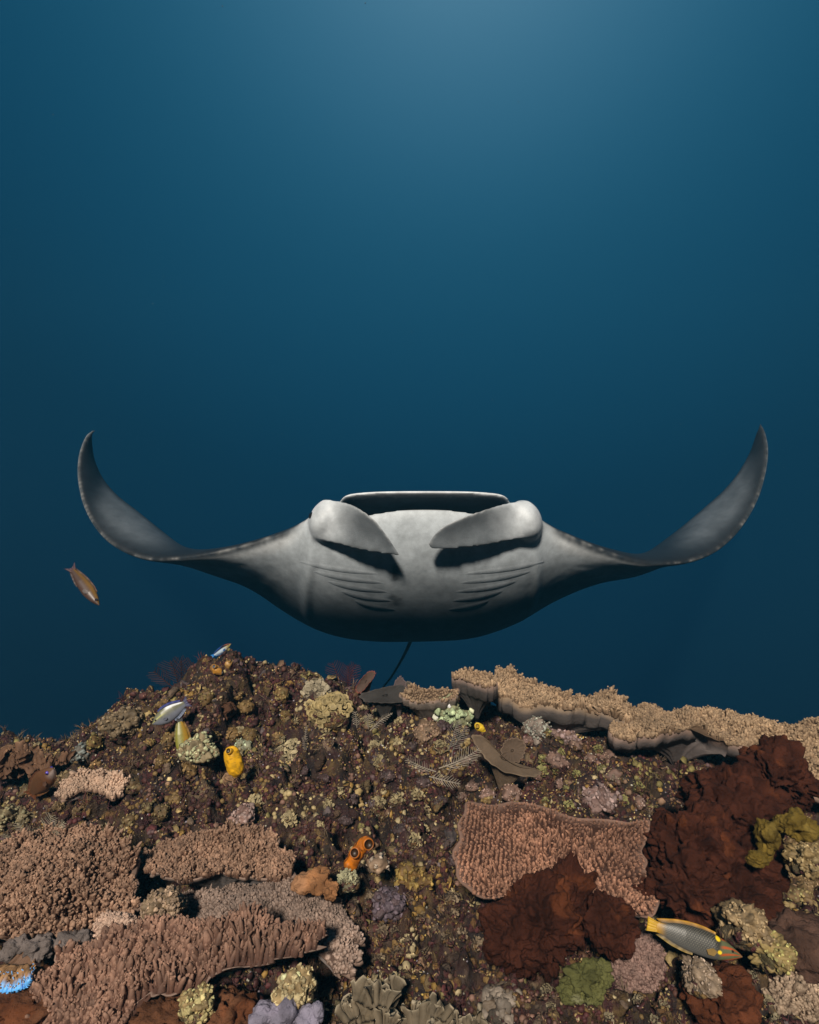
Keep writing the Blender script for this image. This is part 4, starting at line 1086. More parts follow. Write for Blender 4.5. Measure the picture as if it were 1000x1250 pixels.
leaf('thin red edged leaf sponge standing on the crest', [(434, 842), (440, 830), (450, 820), (458, 820), (457, 826), (448, 838), (440, 846)], (445, 840), 1.95, 70, 3, (0.14, 0.09, 0.07), (0.30, 0.07, 0.05), 26)

def hydroid(label, fronds, col=(0.36, 0.31, 0.25), group=None):
    """fronds: (x0, y0, x1, y1, half width px, depth)"""
    base = ground_hit(fronds[0][0], fronds[0][1])
    T = thing('feather_hydroid', px(fronds[0][0], fronds[0][1], fronds[0][5]), label, 'hydroid', group)
    for (x0, y0, x1, y1, hw, Y) in fronds:
        A = Acc()
        a, b = px(x0, y0, Y), px(x1, y1, Y - 0.03)
        L = np.linalg.norm(b - a); d = norm(b - a); rt = norm(np.cross(d, np.array([0, 1.0, 0])))
        s = np.linspace(0, 1, 16)
        bow = R.normal(0, 0.10)
        st = a + d * (s * L)[:, None] + rt * (bow * L * np.sin(np.pi * s * 0.6))[:, None]
        r0 = 0.0011 * Y
        V, F = tube(st, np.linspace(r0, r0 * 0.5, 16), 5); A.add(V, F4=F, C=col)
        nb = int(L / (0.0052 * Y))
        for k in range(nb):
            q = 0.12 + 0.88 * k / nb
            p = a + d * q * L + rt * bow * L * math.sin(math.pi * q * 0.6)
            ln = hw / FPX * Y * math.sin(math.pi * min(1, 0.18 + 0.78 * q)) ** 0.7 * R.uniform(0.8, 1.1)
            for sg in (-1, 1):
                e = norm(rt * sg + d * 0.75 + np.array([0, R.normal(0, 0.15), 0]))
                g2 = np.linspace(0, 1, 5)[:, None]
                pts = p + e * ln * g2 + d * ln * 0.18 * g2 ** 2
                V, F = tube(pts, np.linspace(r0 * 0.62, r0 * 0.35, 5), 4); A.add(V, F4=F, C=np.array(col) * R.uniform(0.8, 1.2))
        A.build('frond', M['weed'], T)
hydroid('pale feathery hydroid with crossed fronds below the pale green coral', [(536, 938, 580, 908, 15, 1.55), (540, 940, 572, 928, 9, 1.56), (532, 942, 500, 922, 10, 1.56), (524, 948, 562, 956, 10, 1.53)])
hydroid('grey feathery hydroid arching beneath the pale green coral', [(548, 916, 560, 880, 12, 1.62), (552, 918, 572, 888, 11, 1.63)], col=(0.24, 0.215, 0.185))
hydroid('tuft of pale feathery hydroid beside the mounded pink coral', [(50, 1030, 56, 992, 14, 1.28), (46, 1030, 22, 1004, 12, 1.30), (54, 1030, 80, 1004, 11, 1.27), (58, 1032, 72, 1016, 8, 1.26), (30, 1026, 6, 1016, 9, 1.3)], col=(0.34, 0.30, 0.22))
hydroid('short pale hydroid sprigs below the dark leaf sponge', [(452, 892, 482, 874, 5, 1.68), (450, 890, 455, 872, 8, 1.70), (436, 888, 432, 868, 7, 1.71)])
hydroid('upright wispy hydroid above the cream knobs', [(374, 915, 378, 886, 3, 1.65), (372, 915, 366, 900, 3, 1.65)], col=(0.34, 0.29, 0.24))
hydroid('faint dark red feather plume beyond the reef crest', [(420, 852, 402, 810, 16, 2.5), (424, 852, 424, 812, 14, 2.5), (428, 852, 446, 816, 13, 2.5)], col=(0.075, 0.02, 0.025))
hydroid('dim red brown sea plume behind the left reef shoulder', [(218, 836, 205, 808, 20, 2.55), (228, 836, 236, 808, 20, 2.55), (222, 836, 222, 806, 18, 2.6), (210, 838, 188, 818, 15, 2.5)], col=(0.055, 0.022, 0.02))

# ------------------------------------------------------------------ clam with blue mantle edge
def clam():
    c = px(12, 1188, 1.0)
    T = thing('clam', c - np.array([0, 0, 0.02]), 'half open clam with a bright blue mantle edge among brown sponges', 'clam')
    n, m = 80, 10
    for nm, sg in (('shell', 1), ('mantle', 0)):
        t = np.linspace(math.pi * 0.98, math.pi * 1.98, n)[:, None]; s = np.linspace(0, 1, m)[None]
        if nm == 'shell':
            X = 0.047 * np.cos(t) * (1 - 0.75 * s); Z = 0.020 * np.sin(t) * (1 - 0.75 * s) - 0.010 * np.sin(np.pi * s); Yv = -0.016 + 0.07 * s + 0.002 * np.sin(t * 30)
            col = np.broadcast_to(np.array([0.16, 0.09, 0.055]), (n, m, 3))
        else:
            X = 0.046 * np.cos(t) * (1 - 0.62 * s) + 0.0015 * np.sin(t * 41); Z = 0.020 * np.sin(t) * (1 - 0.9 * s) + 0.006 * np.sin(np.pi * s) + 0.002 * np.sin(t * 33) * (1 - s); Yv = -0.018 + 0.035 * s
            w = (sstep(0.30, 0.10, s + 0.10 * np.sin(t * 23)) * np.ones((n, m)))[..., None]
            col = np.array([0.30, 0.17, 0.08]) * (1 - w) * (0.6 + 0.8 * (np.sin(t * 38 + 9 * s) > 0.2))[..., None] + np.array([0.12, 0.45, 0.95]) * w
        P = c + np.stack(np.broadcast_arrays(X, Yv, Z), -1)
        o = obj(nm, P.reshape(-1, 3), [grid_faces(n, m)], M['squirt'], T, col=col.reshape(-1, 3))
        md = o.modifiers.new('thick', 'SOLIDIFY'); md.thickness = 0.004
    t = np.linspace(math.pi * 1.0, math.pi * 1.97, 60)
    P = c + np.stack([0.044 * np.cos(t), np.full(60, -0.014), 0.018 * np.sin(t) + 0.003], 1)
    P = np.concatenate([P + np.array([0, 0.008 * k, 0.006 * k]) for k in range(3)]) + R.normal(0, 0.0015, (180, 3))
    V, F4, F3, tt = fingers(P, np.tile([0, -0.5, 1.0], (180, 1)) + R.normal(0, 0.3, (180, 3)), R.uniform(0.004, 0.009, 180), np.full(180, 0.0013), sides=5)
    a = np.repeat(R.uniform(0, 1, 180) < 0.35, len(tt) // 180)[:, None]
    o = obj('tentacle_fringe', V, [F4, F3], M['squirt'], T, col=np.where(a, np.array([[0.25, 0.5, 0.9]]), np.array([[0.42, 0.24, 0.11]]))); o['kind'] = 'stuff'
clam()

# ------------------------------------------------------------------ middling coral clumps, each a thing of its own
OCT = ico(1)
def knob_mesh(n, spread, r, squash=0.7, k=1, seed=0):
    """cluster of n knobs on a low dome, unit-free"""
    rg = np.random.default_rng(seed); v, f = ico(k)
    A = Acc()
    for i in range(n):
        a = i * 2.39996 + rg.normal(0, 0.3); q = math.sqrt((i + 0.5) / n) * spread
        c = np.array([math.cos(a) * q, math.sin(a) * q, (1 - (q / spread) ** 2) * spread * 0.55])
        s = r * rg.uniform(0.65, 1.3)
        d = norm(c + np.array([0, 0, spread * 0.5]))
        vv = v * s * (1 + 0.22 * vnoise(v * 2.2 + i * 7.1, 3))[:, None]
        vv = vv + d * (vv @ d)[:, None] * (0.5 if squash > 1 else -0.2)
        A.add(vv + c, F3=f, C=np.full(3, rg.uniform(0.75, 1.2)))
    return np.concatenate(A.V), np.concatenate(A.F3), np.concatenate(A.C)

def disc_mesh(n, spread, r, seed=0, sides=9):
    rg = np.random.default_rng(seed); A = Acc()
    a = np.arange(sides) / sides * 2 * np.pi
    for i in range(n):
        q = math.sqrt((i + 0.5) / n) * spread; b = i * 2.39996
        c = np.array([math.cos(b) * q, math.sin(b) * q, spread * 0.5 * (1 - (q / spread) ** 2) + rg.uniform(0, 0.3) * spread])
        s = r * rg.uniform(0.6, 1.25)
        d = norm(np.array([rg.normal(0, 0.6), rg.normal(-0.5, 0.6), 1.0]))
        X, Y, Z = [w[0] for w in frames(d[None])]
        rr = s * (1 + 0.18 * rg.normal(0, 1, sides))
        rim = c + (rr * np.cos(a))[:, None] * X + (rr * 0.85 * np.sin(a))[:, None] * Y + Z * 0.28 * s
        inner = c + 0.5 * ((rr * np.cos(a))[:, None] * X + (rr * np.sin(a))[:, None] * Y) + Z * 0.08 * s
        low = inner - Z * 0.22 * s
        V = np.concatenate([rim, inner, c[None], rim - Z * 0.10 * s, low])
        i0 = np.arange(sides); i1 = (i0 + 1) % sides
        F4 = np.concatenate([np.stack([i0, i0 + sides, i1 + sides, i1], 1)[:, ::-1], np.stack([i0, i1, i1 + 2 * sides + 1, i0 + 2 * sides + 1], 1)[:, ::-1], np.stack([i0 + 2 * sides + 1, i1 + 2 * sides + 1, i1 + 3 * sides + 1, i0 + 3 * sides + 1], 1)[:, ::-1]])
        F3 = np.stack([i0 + sides, i1 + sides, np.full(sides, 2 * sides)], 1)
        t = rg.uniform(0.7, 1.2); cc = np.full((len(V), 3), t); cc[sides:2 * sides + 1] *= 0.75
        A.add(V, F3=F3, F4=F4, C=cc)
    return np.concatenate(A.V), np.concatenate(A.F3), np.concatenate(A.F4), np.concatenate(A.C)

def place(V, p, s, tilt=0.5):
    """turn a z-up unit mesh a little towards the open side of the slope and set it on the reef"""
    z = R.uniform(0, 6.28); c, q = math.cos(z), math.sin(z)
    V = np.stack([V[:, 0] * c - V[:, 1] * q, V[:, 0] * q + V[:, 1] * c, V[:, 2]], 1)
    t = tilt * R.uniform(0.5, 1.3); c, q = math.cos(t), math.sin(t)
    V = np.stack([V[:, 0], V[:, 1] * c - V[:, 2] * q, V[:, 1] * q + V[:, 2] * c], 1)
    return V * s + p

CREAM, OCHRE, GREENISH, MAUVE, TAN, GREYC = (0.46, 0.37, 0.20), (0.34, 0.22, 0.06), (0.36, 0.42, 0.24), (0.22, 0.17, 0.19), (0.33, 0.21, 0.13), (0.27, 0.25, 0.23)
def clump(label, kind, x, y, rpx, col, n=26, group=None, var=0.18, size=0.30, name=None, cat='coral', k=2, Y=None, lift=0.2):
    p = ground_hit(x, y) if Y is None else px(x, y, Y)
    s = rpx / FPX * p[1]
    T = thing(name or 'knob_coral', p - np.array([0, 0, 0.3 * s]), label, cat, group)
    vb, fb, db = blob(p + np.array([0, 0, -0.25 * s]), np.array([0.95, 0.95, 0.75]) * s, int(R.integers(500)), k=3, a1=0.25, a2=0.2, pit=0)
    obj('rock_base', vb, [fb], M['rock'], T, col=np.array(col) * 0.28 + np.array([0.015, 0.006, 0.004]))
    if kind == 'knob':
        v, F = ico(5 if rpx > 15.5 else 4 if rpx > 10.5 else 3)
        sd = int(R.integers(1000)); q = v * np.array([1.0, 1.0, 0.8])
        f1, c1 = worley(q * (0.62 / size) + 7.3 * sd, sd); f2, _ = worley(q * (1.5 / size) + 3.1 * sd, sd + 5)
        d = 1 + 0.5 * fbm(q * 1.4 + sd, sd, 2) + 0.5 * (0.35 - f1 ** 2) + 0.26 * (0.35 - f2 ** 2) + 0.07 * fbm(q * 9, sd + 3, 2)
        V = q * d[:, None]
        C = (0.48 + 0.3 * c1)[:, None] * (1 + 0.3 * fbm(q * 4, sd + 8, 3))[:, None] * np.array([1.0, 0.85, 0.8])
        z = R.uniform(0, 6.28); cz, sz = math.cos(z), math.sin(z)
        V = np.stack([V[:, 0] * cz - V[:, 1] * sz, V[:, 0] * sz + V[:, 1] * cz, V[:, 2]], 1)
        hd = obj('head', V * s + p + np.array([0, 0, 0.1 * s]), [F], M['growth'], T, col=np.clip(np.array(col) * C, 0.01, 0.8))
        # polyps standing on the head
        npol = int(n * (2.6 if rpx > 10.5 else 1.6))
        up = np.where((V[:, 2] > -0.35) & (V[:, 1] < 0.75))[0]
        ids = R.choice(up, min(npol, len(up)), replace=False)
        v1, f1_ = ico(2 if rpx > 17.5 else 1)
        rr = 0.55 * size * np.exp(R.normal(0, 0.35, len(ids)))
        nn = norm(V[ids] + R.normal(0, 0.25, (len(ids), 3)))
        sq = R.uniform(0.45, 0.9, len(ids))
        Vp = V[ids][:, None] + rr[:, None, None] * (v1[None] - nn[:, None] * np.einsum('ij,kj->ik', nn, v1)[..., None] * (1 - sq)[:, None, None])
        Vp = Vp.reshape(-1, 3); Vp = Vp + 0.42 * size * np.stack([vnoise(Vp * (2.2 / size), 3 + j) for j in range(3)], 1)
        Fp = (f1_[None] + (np.arange(len(ids)) * len(v1))[:, None, None]).reshape(-1, 3)
        Cp = np.repeat(np.exp(R.normal(0.05, 0.28, len(ids))), len(v1))[:, None] * (1 + R.normal(0, 0.05, (1, 3))) * np.array(col)
        o = obj('polyp_cover', Vp * s + p + np.array([0, 0, 0.1 * s]), [Fp], M['growth'], T, col=np.clip(Cp, 0.01, 0.8)); o['kind'] = 'stuff'
    else:
        V, F3, F4, C = disc_mesh(n, 1.0, size, int(R.integers(1000)), 8 if rpx > 15 else 6)
        obj('cup', place(V, p, s, 0.8), [F3, F4], M['growth'], T, col=np.clip(np.array(col) * C * (1 + 0.3 * vnoise(V * 5, 3))[:, None], .01, .8))
    return T

clump('pale green frilly coral head under the crest plate', 'knob', 548, 876, 20, (0.42, 0.50, 0.30), 60, size=0.2)
clump('cream knobbly coral head above the wispy hydroid', 'disc', 355, 926, 20, (0.5, 0.41, 0.24), 60, size=0.2)
clump('stack of cream and ochre cup corals on the mid crest', 'disc', 402, 872, 26, (0.48, 0.37, 0.17), 90, size=0.2, name='cup_coral')
clump('pale blue cream cup coral cluster on the crest shoulder', 'disc', 386, 848, 17, (0.45, 0.38, 0.26), 50, size=0.24, name='cup_coral')
clump('ledge of mint cream knobs beside the yellow sea squirt', 'knob', 246, 918, 17, (0.44, 0.40, 0.24), 60, size=0.2)
clump('mint green encrusting knobs right behind the yellow sea squirt', 'knob', 300, 912, 10, (0.40, 0.46, 0.32), 24, size=0.28)
clump('mossy cream coral ball beside the mauve plate coral', 'knob', 205, 1104, 20, (0.33, 0.27, 0.17), 90, size=0.16, Y=1.11)
clump('bright cream polyp cluster below the orange sea squirt', 'disc', 425, 1076, 13, (0.55, 0.52, 0.32), 40, size=0.24, Y=1.2)
clump('white lumpy polyp beside the orange sea squirt', 'knob', 460, 1056, 10, (0.50, 0.40, 0.28), 12, size=0.45, Y=1.22)
clump('ochre knob cluster on the dark slope beside the orange sea squirt', 'knob', 508, 1078, 20, (0.22, 0.145, 0.045), 40, size=0.26)
clump('mauve bubble coral between the ochre knobs and mauve plate', 'knob', 476, 1108, 19, (0.13, 0.10, 0.115), 60, size=0.2)
clump('cream sponge knobs under the lip of the ribbed coral', 'knob', 240, 1230, 18, (0.48, 0.40, 0.19), 50, size=0.22, Y=0.955)
clump('tall cream sponge knob column beside the lavender sponge', 'knob', 360, 1212, 20, (0.48, 0.40, 0.20), 70, size=0.2, Y=0.985)
clump('cream edged tube worm cluster beside the wrasse snout', 'knob', 905, 1128, 24, (0.38, 0.31, 0.17), 75, size=0.13, name='worm_cluster', Y=1.06)
clump('oval patch of yellow white polyps below the wrasse snout', 'knob', 945, 1166, 19, (0.42, 0.36, 0.15), 60, size=0.13, name='polyp_patch', Y=1.03)
clump('pale ridged polyp patch under the wrasse belly', 'knob', 852, 1192, 17, (0.42, 0.36, 0.26), 60, size=0.13, name='polyp_patch', Y=1.0)
clump('yellow cream knob heap beside the drooping olive sponge', 'knob', 985, 1050, 19, (0.38, 0.31, 0.14), 55, size=0.15, Y=1.16)
clump('pale lavender crust on the slope above the chestnut plate', 'knob', 735, 978, 18, (0.34, 0.25, 0.23), 40, size=0.24, name='encrusting_coral')
clump('white branching polyp bush below the crest plate', 'knob', 655, 896, 15, (0.36, 0.34, 0.30), 60, size=0.16)
clump('pinkish encrusting coral ball under the crest plate', 'knob', 688, 906, 18, (0.30, 0.22, 0.19), 80, size=0.15)
clump('tan coral ball below the small cup shaped plate', 'knob', 522, 898, 14, (0.29, 0.22, 0.14), 60, size=0.18)
clump('grey cream rubble knob on the left reef shoulder', 'knob', 150, 888, 18, (0.22, 0.18, 0.10), 60, size=0.2)
clump('pair of tan cup corals below the yellow sea squirt', 'disc', 282, 958, 11, (0.34, 0.20, 0.11), 6, size=0.62, name='cup_coral')
clump('pinkish lavender crust knob above the scalloped plate', 'knob', 296, 998, 13, (0.36, 0.25, 0.22), 30, size=0.28, name='encrusting_coral')
clump('white and yellow worm knot left of the small fringed coral', 'knob', 14, 1000, 17, (0.34, 0.31, 0.18), 50, size=0.15, name='worm_cluster')
clump('grey green knob on the low saddle beside the left shoulder', 'knob', 100, 925, 12, (0.22, 0.23, 0.20), 40, size=0.2)
clump('pale bubble anemone cluster behind the folded leaf coral', 'knob', 612, 1232, 22, (0.22, 0.19, 0.14), 30, size=0.34, name='bubble_anemone', cat='anemone')

# scattered look-alikes
LAND = {'yellow sea squirt': (285, 928), 'orange sea squirt': (437, 1042), 'olive fish': (223, 905), 'grey fish': (207, 868), 'brown fish': (52, 955), 'cleaner fish': (270, 796), 'cream cup stack': (402, 872),
        'pale green coral': (548, 876), 'crossed hydroid fronds': (545, 930), 'drooping leaf sponge': (610, 925), 'crest plate': (690, 865), 'chestnut plate coral': (680, 1000), 'scalloped plate coral': (260, 1030),
        'mounded pink coral': (90, 1020), 'fringed tan plate': (115, 958), 'mauve plate coral': (420, 1120), 'rust sponge knob': (748, 1128), 'green algae patch': (712, 1204), 'wrasse': (850, 1148), 'bubble anemone': (612, 1232),
        'folded leaf coral': (520, 1200), 'dark leaf sponge': (470, 850), 'huge rust sponge': (860, 1000), 'olive yellow sponge': (950, 1020), 'yellow cream knob heap': (985, 1050), 'grey brown mound': (965, 1150), 'tan coral ball': (522, 898), 'white polyp bush': (655, 896), 'lavender crust': (735, 978)}
def scatter(label, group, kind, spots, col, n, size, name='knob_coral', cat='coral'):
    G = {k: ground_hit(*v) for k, v in LAND.items()}
    P = [ground_hit(x, y) for x, y, _ in spots]
    near = [min(G, key=lambda k: np.linalg.norm(G[k] - p)) for p in P]
    for i, (x, y, r) in enumerate(spots):
        rank = sum(1 for j in range(len(P)) if near[j] == near[i] and np.linalg.norm(P[j] - G[near[j]]) < np.linalg.norm(P[i] - G[near[i]]))
        word = ['nearest', 'second nearest', 'third nearest', 'fourth nearest', 'fifth nearest', 'sixth nearest', 'seventh nearest', 'eighth nearest', 'ninth nearest', 'tenth nearest'][min(rank, 9)]
        clump('%s, %s to the %s' % (label, word, near[i]), kind, x, y, r, np.array(col) * R.uniform(0.8, 1.15), n, group, size=size, name=name, cat=cat)
rs = np.random.default_rng(21)
def spots(n, x0, x1, y0, y1, r0, r1):
    out = []
    while len(out) < n:
        x, y = rs.uniform(x0, x1), rs.uniform(y0, y1)
        p = ground_hit(x, y)
        if any(in_poly(q, p[0], p[1]) for q, _ in FOOT if len(q) > 2): continue
        if all(math.hypot(x - a, y - b) > 17 for a, b, _ in out): out.append((x, y, rs.uniform(r0, r1)))
    return out
scatter('small cream cup coral cluster', 'cream cup clusters of the mid slope', 'disc', spots(26, 290, 540, 880, 1040, 5, 10), CREAM, 22, 0.3, 'cup_coral')
scatter('small ochre knob coral', 'ochre knobs of the left shoulder', 'knob', spots(24, 110, 360, 850, 990, 5, 10), (0.27, 0.19, 0.07), 22, 0.28)
scatter('small pinkish crust coral', 'pinkish crusts below the crest', 'knob', spots(18, 560, 800, 905, 985, 5, 10), (0.30, 0.21, 0.17), 24, 0.26, 'encrusting_coral')
scatter('tiny yellow green polyp cluster', 'yellow green polyps below the crest', 'disc', spots(16, 640, 800, 890, 990, 4, 8), (0.34, 0.31, 0.11), 18, 0.3, 'polyp_patch')
scatter('small brown cream polyp cluster', 'polyp clusters of the central gully', 'disc', spots(18, 400, 600, 1090, 1180, 4, 9), (0.26, 0.19, 0.12), 18, 0.28, 'polyp_patch')
scatter('small mauve coral knob', 'mauve knobs of the mid slope', 'knob', spots(14, 360, 560, 890, 1060, 5, 9), (0.10, 0.07, 0.07), 20, 0.3)
scatter('small pale cream polyp cluster', 'polyp clusters of the reef foot', 'disc', spots(16, 620, 960, 1190, 1248, 5, 10), (0.34, 0.28, 0.17), 20, 0.28, 'polyp_patch')
scatter('small buff polyp heap', 'buff polyp heaps of the right slope', 'knob', spots(12, 935, 998, 990, 1130, 8, 14), (0.30, 0.23, 0.11), 26, 0.22, 'polyp_patch')
scatter('small olive brown knob coral', 'olive knobs of the far left', 'knob', spots(12, 5, 200, 950, 1010, 5, 10), (0.20, 0.15, 0.07), 22, 0.28)

# ------------------------------------------------------------------ uncountable cover: turf, crusts, flakes and specks
def sample(n, seed):
    rg = np.random.default_rng(seed)
    y = 0.80 + (2.20 - 0.80) * rg.uniform(0, 1, n) ** 1.25
    x = rg.uniform(-1, 1, n) * (0.78 * y + 0.25)
    return x, y, bilin(GZ, x, y)

def slope_dir(x, y):
    e = 0.012
    gx = (bilin(GZ, x + e, y) - bilin(GZ, x - e, y)) / (2 * e); gy = (bilin(GZ, x, y + e) - bilin(GZ, x, y - e)) / (2 * e)
    return norm(np.stack([-gx, -gy, np.ones_like(gx)], 1))

def patchmask(x, y, f, seed, lo, hi):
    return sstep(lo, hi, fbm(p2(x, y) * f, seed, 3))

def instanced(V0, C0, faces, P, D, S, tint):
    """copies of a small mesh placed at P along D; returns merged arrays"""
    X, Y, Z = frames(D)
    a = R.uniform(0, 6.28, (len(P), 1)); X, Y = X * np.cos(a) + Y * np.sin(a), Y * np.cos(a) - X * np.sin(a)
    V = P[:, None] + S[:, None, None] * (V0[None, :, :1] * X[:, None] + V0[None, :, 1:2] * Y[:, None] + V0[None, :, 2:] * Z[:, None])
    off = (np.arange(len(P)) * len(V0))[:, None, None]
    return V.reshape(-1, 3), [(f[None] + off).reshape(-1, f.shape[1]) for f in faces], (tint[:, None] * C0[None]).reshape(-1, 3)

def stuff(name, label, cat, V, F, C, mat):
    o = obj(name, V, F, mat, None, col=np.clip(C, 0.004, 1))
    tag(o, label, cat, kind='stuff')

def pick(pal, n, jitter=0.2):
    pal = np.array(pal)
    return pal[R.integers(len(pal), size=n)] * (1 + R.normal(0, jitter, (n, 1))).clip(0.4, 1.8)

def cover():
    def patch_tint(x, y, pal, seed, scale=13, jit=0.22):
        _, cid = worley(p2(x, y) * scale + 0.25 * fbm(p2(x, y) * 30, seed, 2)[:, None], seed)
        pal = np.array(pal); k = np.minimum((cid * len(pal)).astype(int), len(pal) - 1)
        rnd = R.uniform(0, 1, len(x)) < 0.3; k[rnd] = R.integers(len(pal), size=rnd.sum())
        return pal[k] * np.exp(R.normal(0, jit, (len(x), 1)))
    # knobby crust: single small knobs crowding into patches
    x, y, z = sample(21000, 200)
    keep = R.uniform(0, 1, len(x)) < 0.06 + 0.94 * patchmask(x, y, 8, 5, 0.0, 0.4)
    x, y, z = x[keep], y[keep], z[keep]
    v, f = ico(1)
    V0 = v * np.array([1, 0.85, 0.8])
    V, F, C = instanced(V0, np.ones(v.shape), [f], np.stack([x, y, z + 0.001], 1), slope_dir(x, y) + R.normal(0, .3, (len(x), 3)), np.minimum(np.exp(R.normal(-5.45, 0.36, len(x))), 0.0075) * (0.5 + 0.5 * y), patch_tint(x, y, [(0.11, 0.045, 0.03), (0.22, 0.14, 0.05), (0.34, 0.25, 0.11), (0.08, 0.022, 0.022), (0.20, 0.11, 0.08), (0.05, 0.016, 0.014), (0.44, 0.34, 0.17), (0.07, 0.025, 0.02), (0.10, 0.06, 0.06), (0.06, 0.02, 0.02)], 61))
    stuff('crust_growth', 'knobby brown, cream and maroon crust covering the reef rock', 'crust', V, F, C, M['growth'])
    # curled flakes of calcareous algae and shell
    x, y, z = sample(30000, 300)
    keep = R.uniform(0, 1, len(x)) < 0.06 + 0.94 * patchmask(x, y, 7, 15, 0.02, 0.42)
    x, y, z = x[keep], y[keep], z[keep]
    a6 = np.arange(6) / 6 * 2 * np.pi
    rim = np.stack([np.cos(a6) * [1, .8, 1.1, .9, 1.05, .85], np.sin(a6) * [.9, 1.1, .8, 1, .85, 1.05], np.array([.35, .15, .4, .3, .1, .35])], 1)
    V0 = np.concatenate([rim, [[0, 0, 0.05], [0, 0, -0.22]]])
    i0 = np.arange(6); i1 = (i0 + 1) % 6
    F0 = np.concatenate([np.stack([i0, i1, np.full(6, 6)], 1), np.stack([i1, i0, np.full(6, 7)], 1)])
    C0 = np.ones((8, 3)); C0[6:] = 0.7
    V, F, C = instanced(V0, C0, [F0], np.stack([x, y, z + 0.003], 1), slope_dir(x, y) + np.array([0, -0.5, 0]) + R.normal(0, .5, (len(x), 3)), np.exp(R.normal(-5.3, 0.35, len(x))) * (0.5 + 0.5 * y), patch_tint(x, y, [(0.46, 0.33, 0.14), (0.34, 0.20, 0.05), (0.54, 0.43, 0.24), (0.16, 0.075, 0.04), (0.10, 0.028, 0.028), (0.28, 0.23, 0.08), (0.06, 0.016, 0.018), (0.30, 0.18, 0.11), (0.09, 0.03, 0.025), (0.07, 0.022, 0.02)], 67))
    stuff('flake_growth', 'curled cream and ochre flakes growing over the reef rock', 'algae', V, F, C, M['growth'])
    # broken rubble and lumps
    Vs, Fs, Cs, off = [], [], [], 0
    v, f = ico(2)
    for s in range(6):
        x, y, z = sample(270, 600 + s)
        V0 = v * (1 + 0.45 * fbm(v * 1.7 + 11 * s, s, 3))[:, None] * np.array([1.0, 0.75, 0.5])
        V, F, C = instanced(V0, 1 + 0.3 * fbm(v * 3 + s, 5, 2)[:, None] * np.ones(3), [f], np.stack([x, y, z], 1), slope_dir(x, y) + R.normal(0, .5, (len(x), 3)), np.minimum(np.exp(R.normal(-4.75, 0.45, len(x))), 0.02) * (0.5 + 0.5 * y), pick([(0.05, 0.018, 0.014), (0.085, 0.045, 0.025), (0.12, 0.07, 0.04), (0.07, 0.025, 0.024), (0.16, 0.11, 0.075), (0.035, 0.018, 0.014), (0.19, 0.13, 0.06), (0.13, 0.10, 0.10)], len(x)))
        Vs.append(V); Fs.append(F[0] + off); Cs.append(C); off += len(V)
    stuff('reef_rubble', 'broken dark rubble lumps bedded in the reef slope', 'rubble', np.concatenate(Vs), [np.concatenate(Fs)], np.concatenate(Cs), M['rock'])
    # filament turf
    x, y, z = sample(2200, 400)
    keep = R.uniform(0, 1, len(x)) < 0.3 + 0.7 * patchmask(x, y, 5, 25, -0.2, 0.3)
    x, y, z = x[keep], y[keep], z[keep]
    nb = 10
    P = np.repeat(np.stack([x, y, z], 1), nb, 0); N = np.repeat(slope_dir(x, y), nb, 0)
    P = P + R.normal(0, 0.005, P.shape)
    D = norm(N + np.array([0, -0.2, 0.4]) + R.normal(0, 0.55, P.shape))
    L = R.uniform(0.008, 0.022, len(P)) * np.repeat(0.5 + 0.5 * y, nb)
    V, F4, F3, t = fingers(P, D, L, np.full(len(P), 0.0008) * np.repeat(0.4 + 0.6 * y, nb), sides=3, prof=((0, 1), (0.55, 0.85)), bend=0.4)
    tint = np.repeat(np.repeat(pick([(0.085, 0.028, 0.022), (0.10, 0.055, 0.03), (0.06, 0.022, 0.025), (0.14, 0.09, 0.04), (0.17, 0.12, 0.08)], len(x)), nb, 0), 7, 0)
    stuff('turf_algae', 'fine dark maroon and brown turf algae on the reef rock', 'algae', V, [F4, F3], tint * (0.7 + 0.6 * t[:, None]), M['weed'])
    # specks: tiny bright shells, polyps and grit
    x, y, z = sample(30000, 500)
    keep = R.uniform(0, 1, len(x)) < 0.12 + 0.88 * patchmask(x, y, 9, 35, -0.05, 0.5)
    x, y, z = x[keep], y[keep], z[keep]
    V0 = np.array([(1, 0, 0), (-1, 0, 0), (0, 1, 0), (0, -1, 0), (0, 0, .8), (0, 0, -.8)], float) * np.array([1, 0.7, 0.8])
    F0 = np.array([(0, 2, 4), (2, 1, 4), (1, 3, 4), (3, 0, 4), (2, 0, 5), (1, 2, 5), (3, 1, 5), (0, 3, 5)])
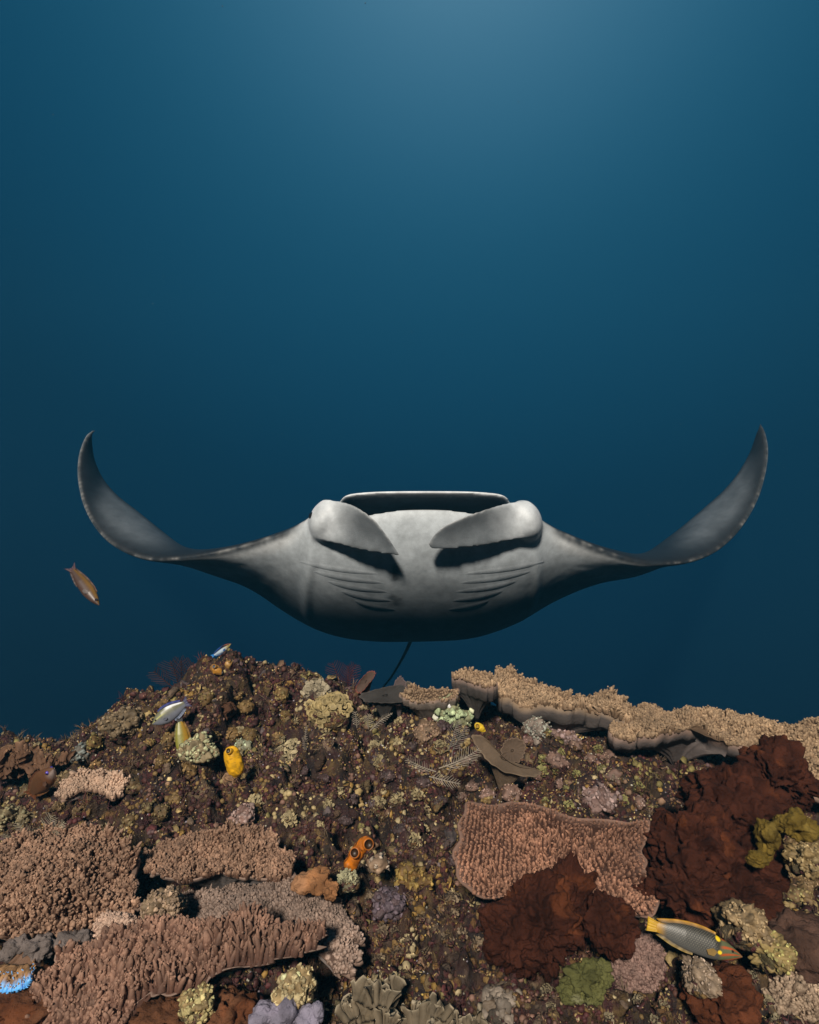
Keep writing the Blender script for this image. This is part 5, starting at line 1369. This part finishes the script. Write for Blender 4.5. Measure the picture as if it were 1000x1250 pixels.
    V, F, C = instanced(V0, np.ones((6, 3)), [F0], np.stack([x, y, z + 0.0015], 1), slope_dir(x, y) + R.normal(0, .6, (len(x), 3)), R.uniform(0.0012, 0.0036, len(x)) * (0.35 + 0.65 * y), pick([(0.60, 0.45, 0.20), (0.52, 0.36, 0.10), (0.40, 0.24, 0.12), (0.5, 0.47, 0.38), (0.25, 0.12, 0.08), (0.30, 0.26, 0.30)], len(x)))
    stuff('shell_grit', 'tiny cream specks of shell and polyp strewn over the reef', 'grit', V, F, C, M['growth'])
cover()
def snow():
    n = 420
    y = R.uniform(1.2, 5.5, n); P = np.stack([R.uniform(-0.75, 0.75, n) * y, y, R.uniform(-0.12, 0.9, n) * y], 1)
    V0 = np.array([(1, 0, 0), (-1, 0, 0), (0, 1, 0), (0, -1, 0), (0, 0, .8), (0, 0, -.8)], float)
    F0 = np.array([(0, 2, 4), (2, 1, 4), (1, 3, 4), (3, 0, 4), (2, 0, 5), (1, 2, 5), (3, 1, 5), (0, 3, 5)])
    V, F, C = instanced(V0, np.ones((6, 3)), [F0], P, R.normal(0, 1, (n, 3)), np.exp(R.normal(-7.3, 0.45, n)), pick([(0.10, 0.09, 0.08), (0.07, 0.06, 0.05), (0.14, 0.14, 0.14)], n))
    stuff('marine_snow', 'faint drifting specks of marine snow in the blue water', 'particles', V, F, C, M['weed'])
snow()

# ------------------------------------------------------------------ the water as air: haze
hz = np.array([[x, y, z] for x in (-6.5, 6.5) for y in (-2.2, 7.2) for z in (-5.8, 2.6)], float)
hf = np.array([[0, 1, 3, 2], [4, 6, 7, 5], [0, 4, 5, 1], [2, 3, 7, 6], [0, 2, 6, 4], [1, 5, 7, 3]])
hm = bpy.data.materials.new('sea_haze'); hm.use_nodes = True
hm.node_tree.nodes.clear()
ho = hm.node_tree.nodes.new('ShaderNodeOutputMaterial'); hv = hm.node_tree.nodes.new('ShaderNodeVolumePrincipled')
hv.inputs['Color'].default_value = (0.08, 0.36, 0.58, 1)
hv.inputs['Density'].default_value = 0.016
hm.node_tree.links.new(hv.outputs[0], ho.inputs['Volume'])
haze = obj('haze', hz, [hf], hm, None, smooth=False)
tag(haze, 'blue sea water haze around the reef and manta', 'water', kind='stuff')
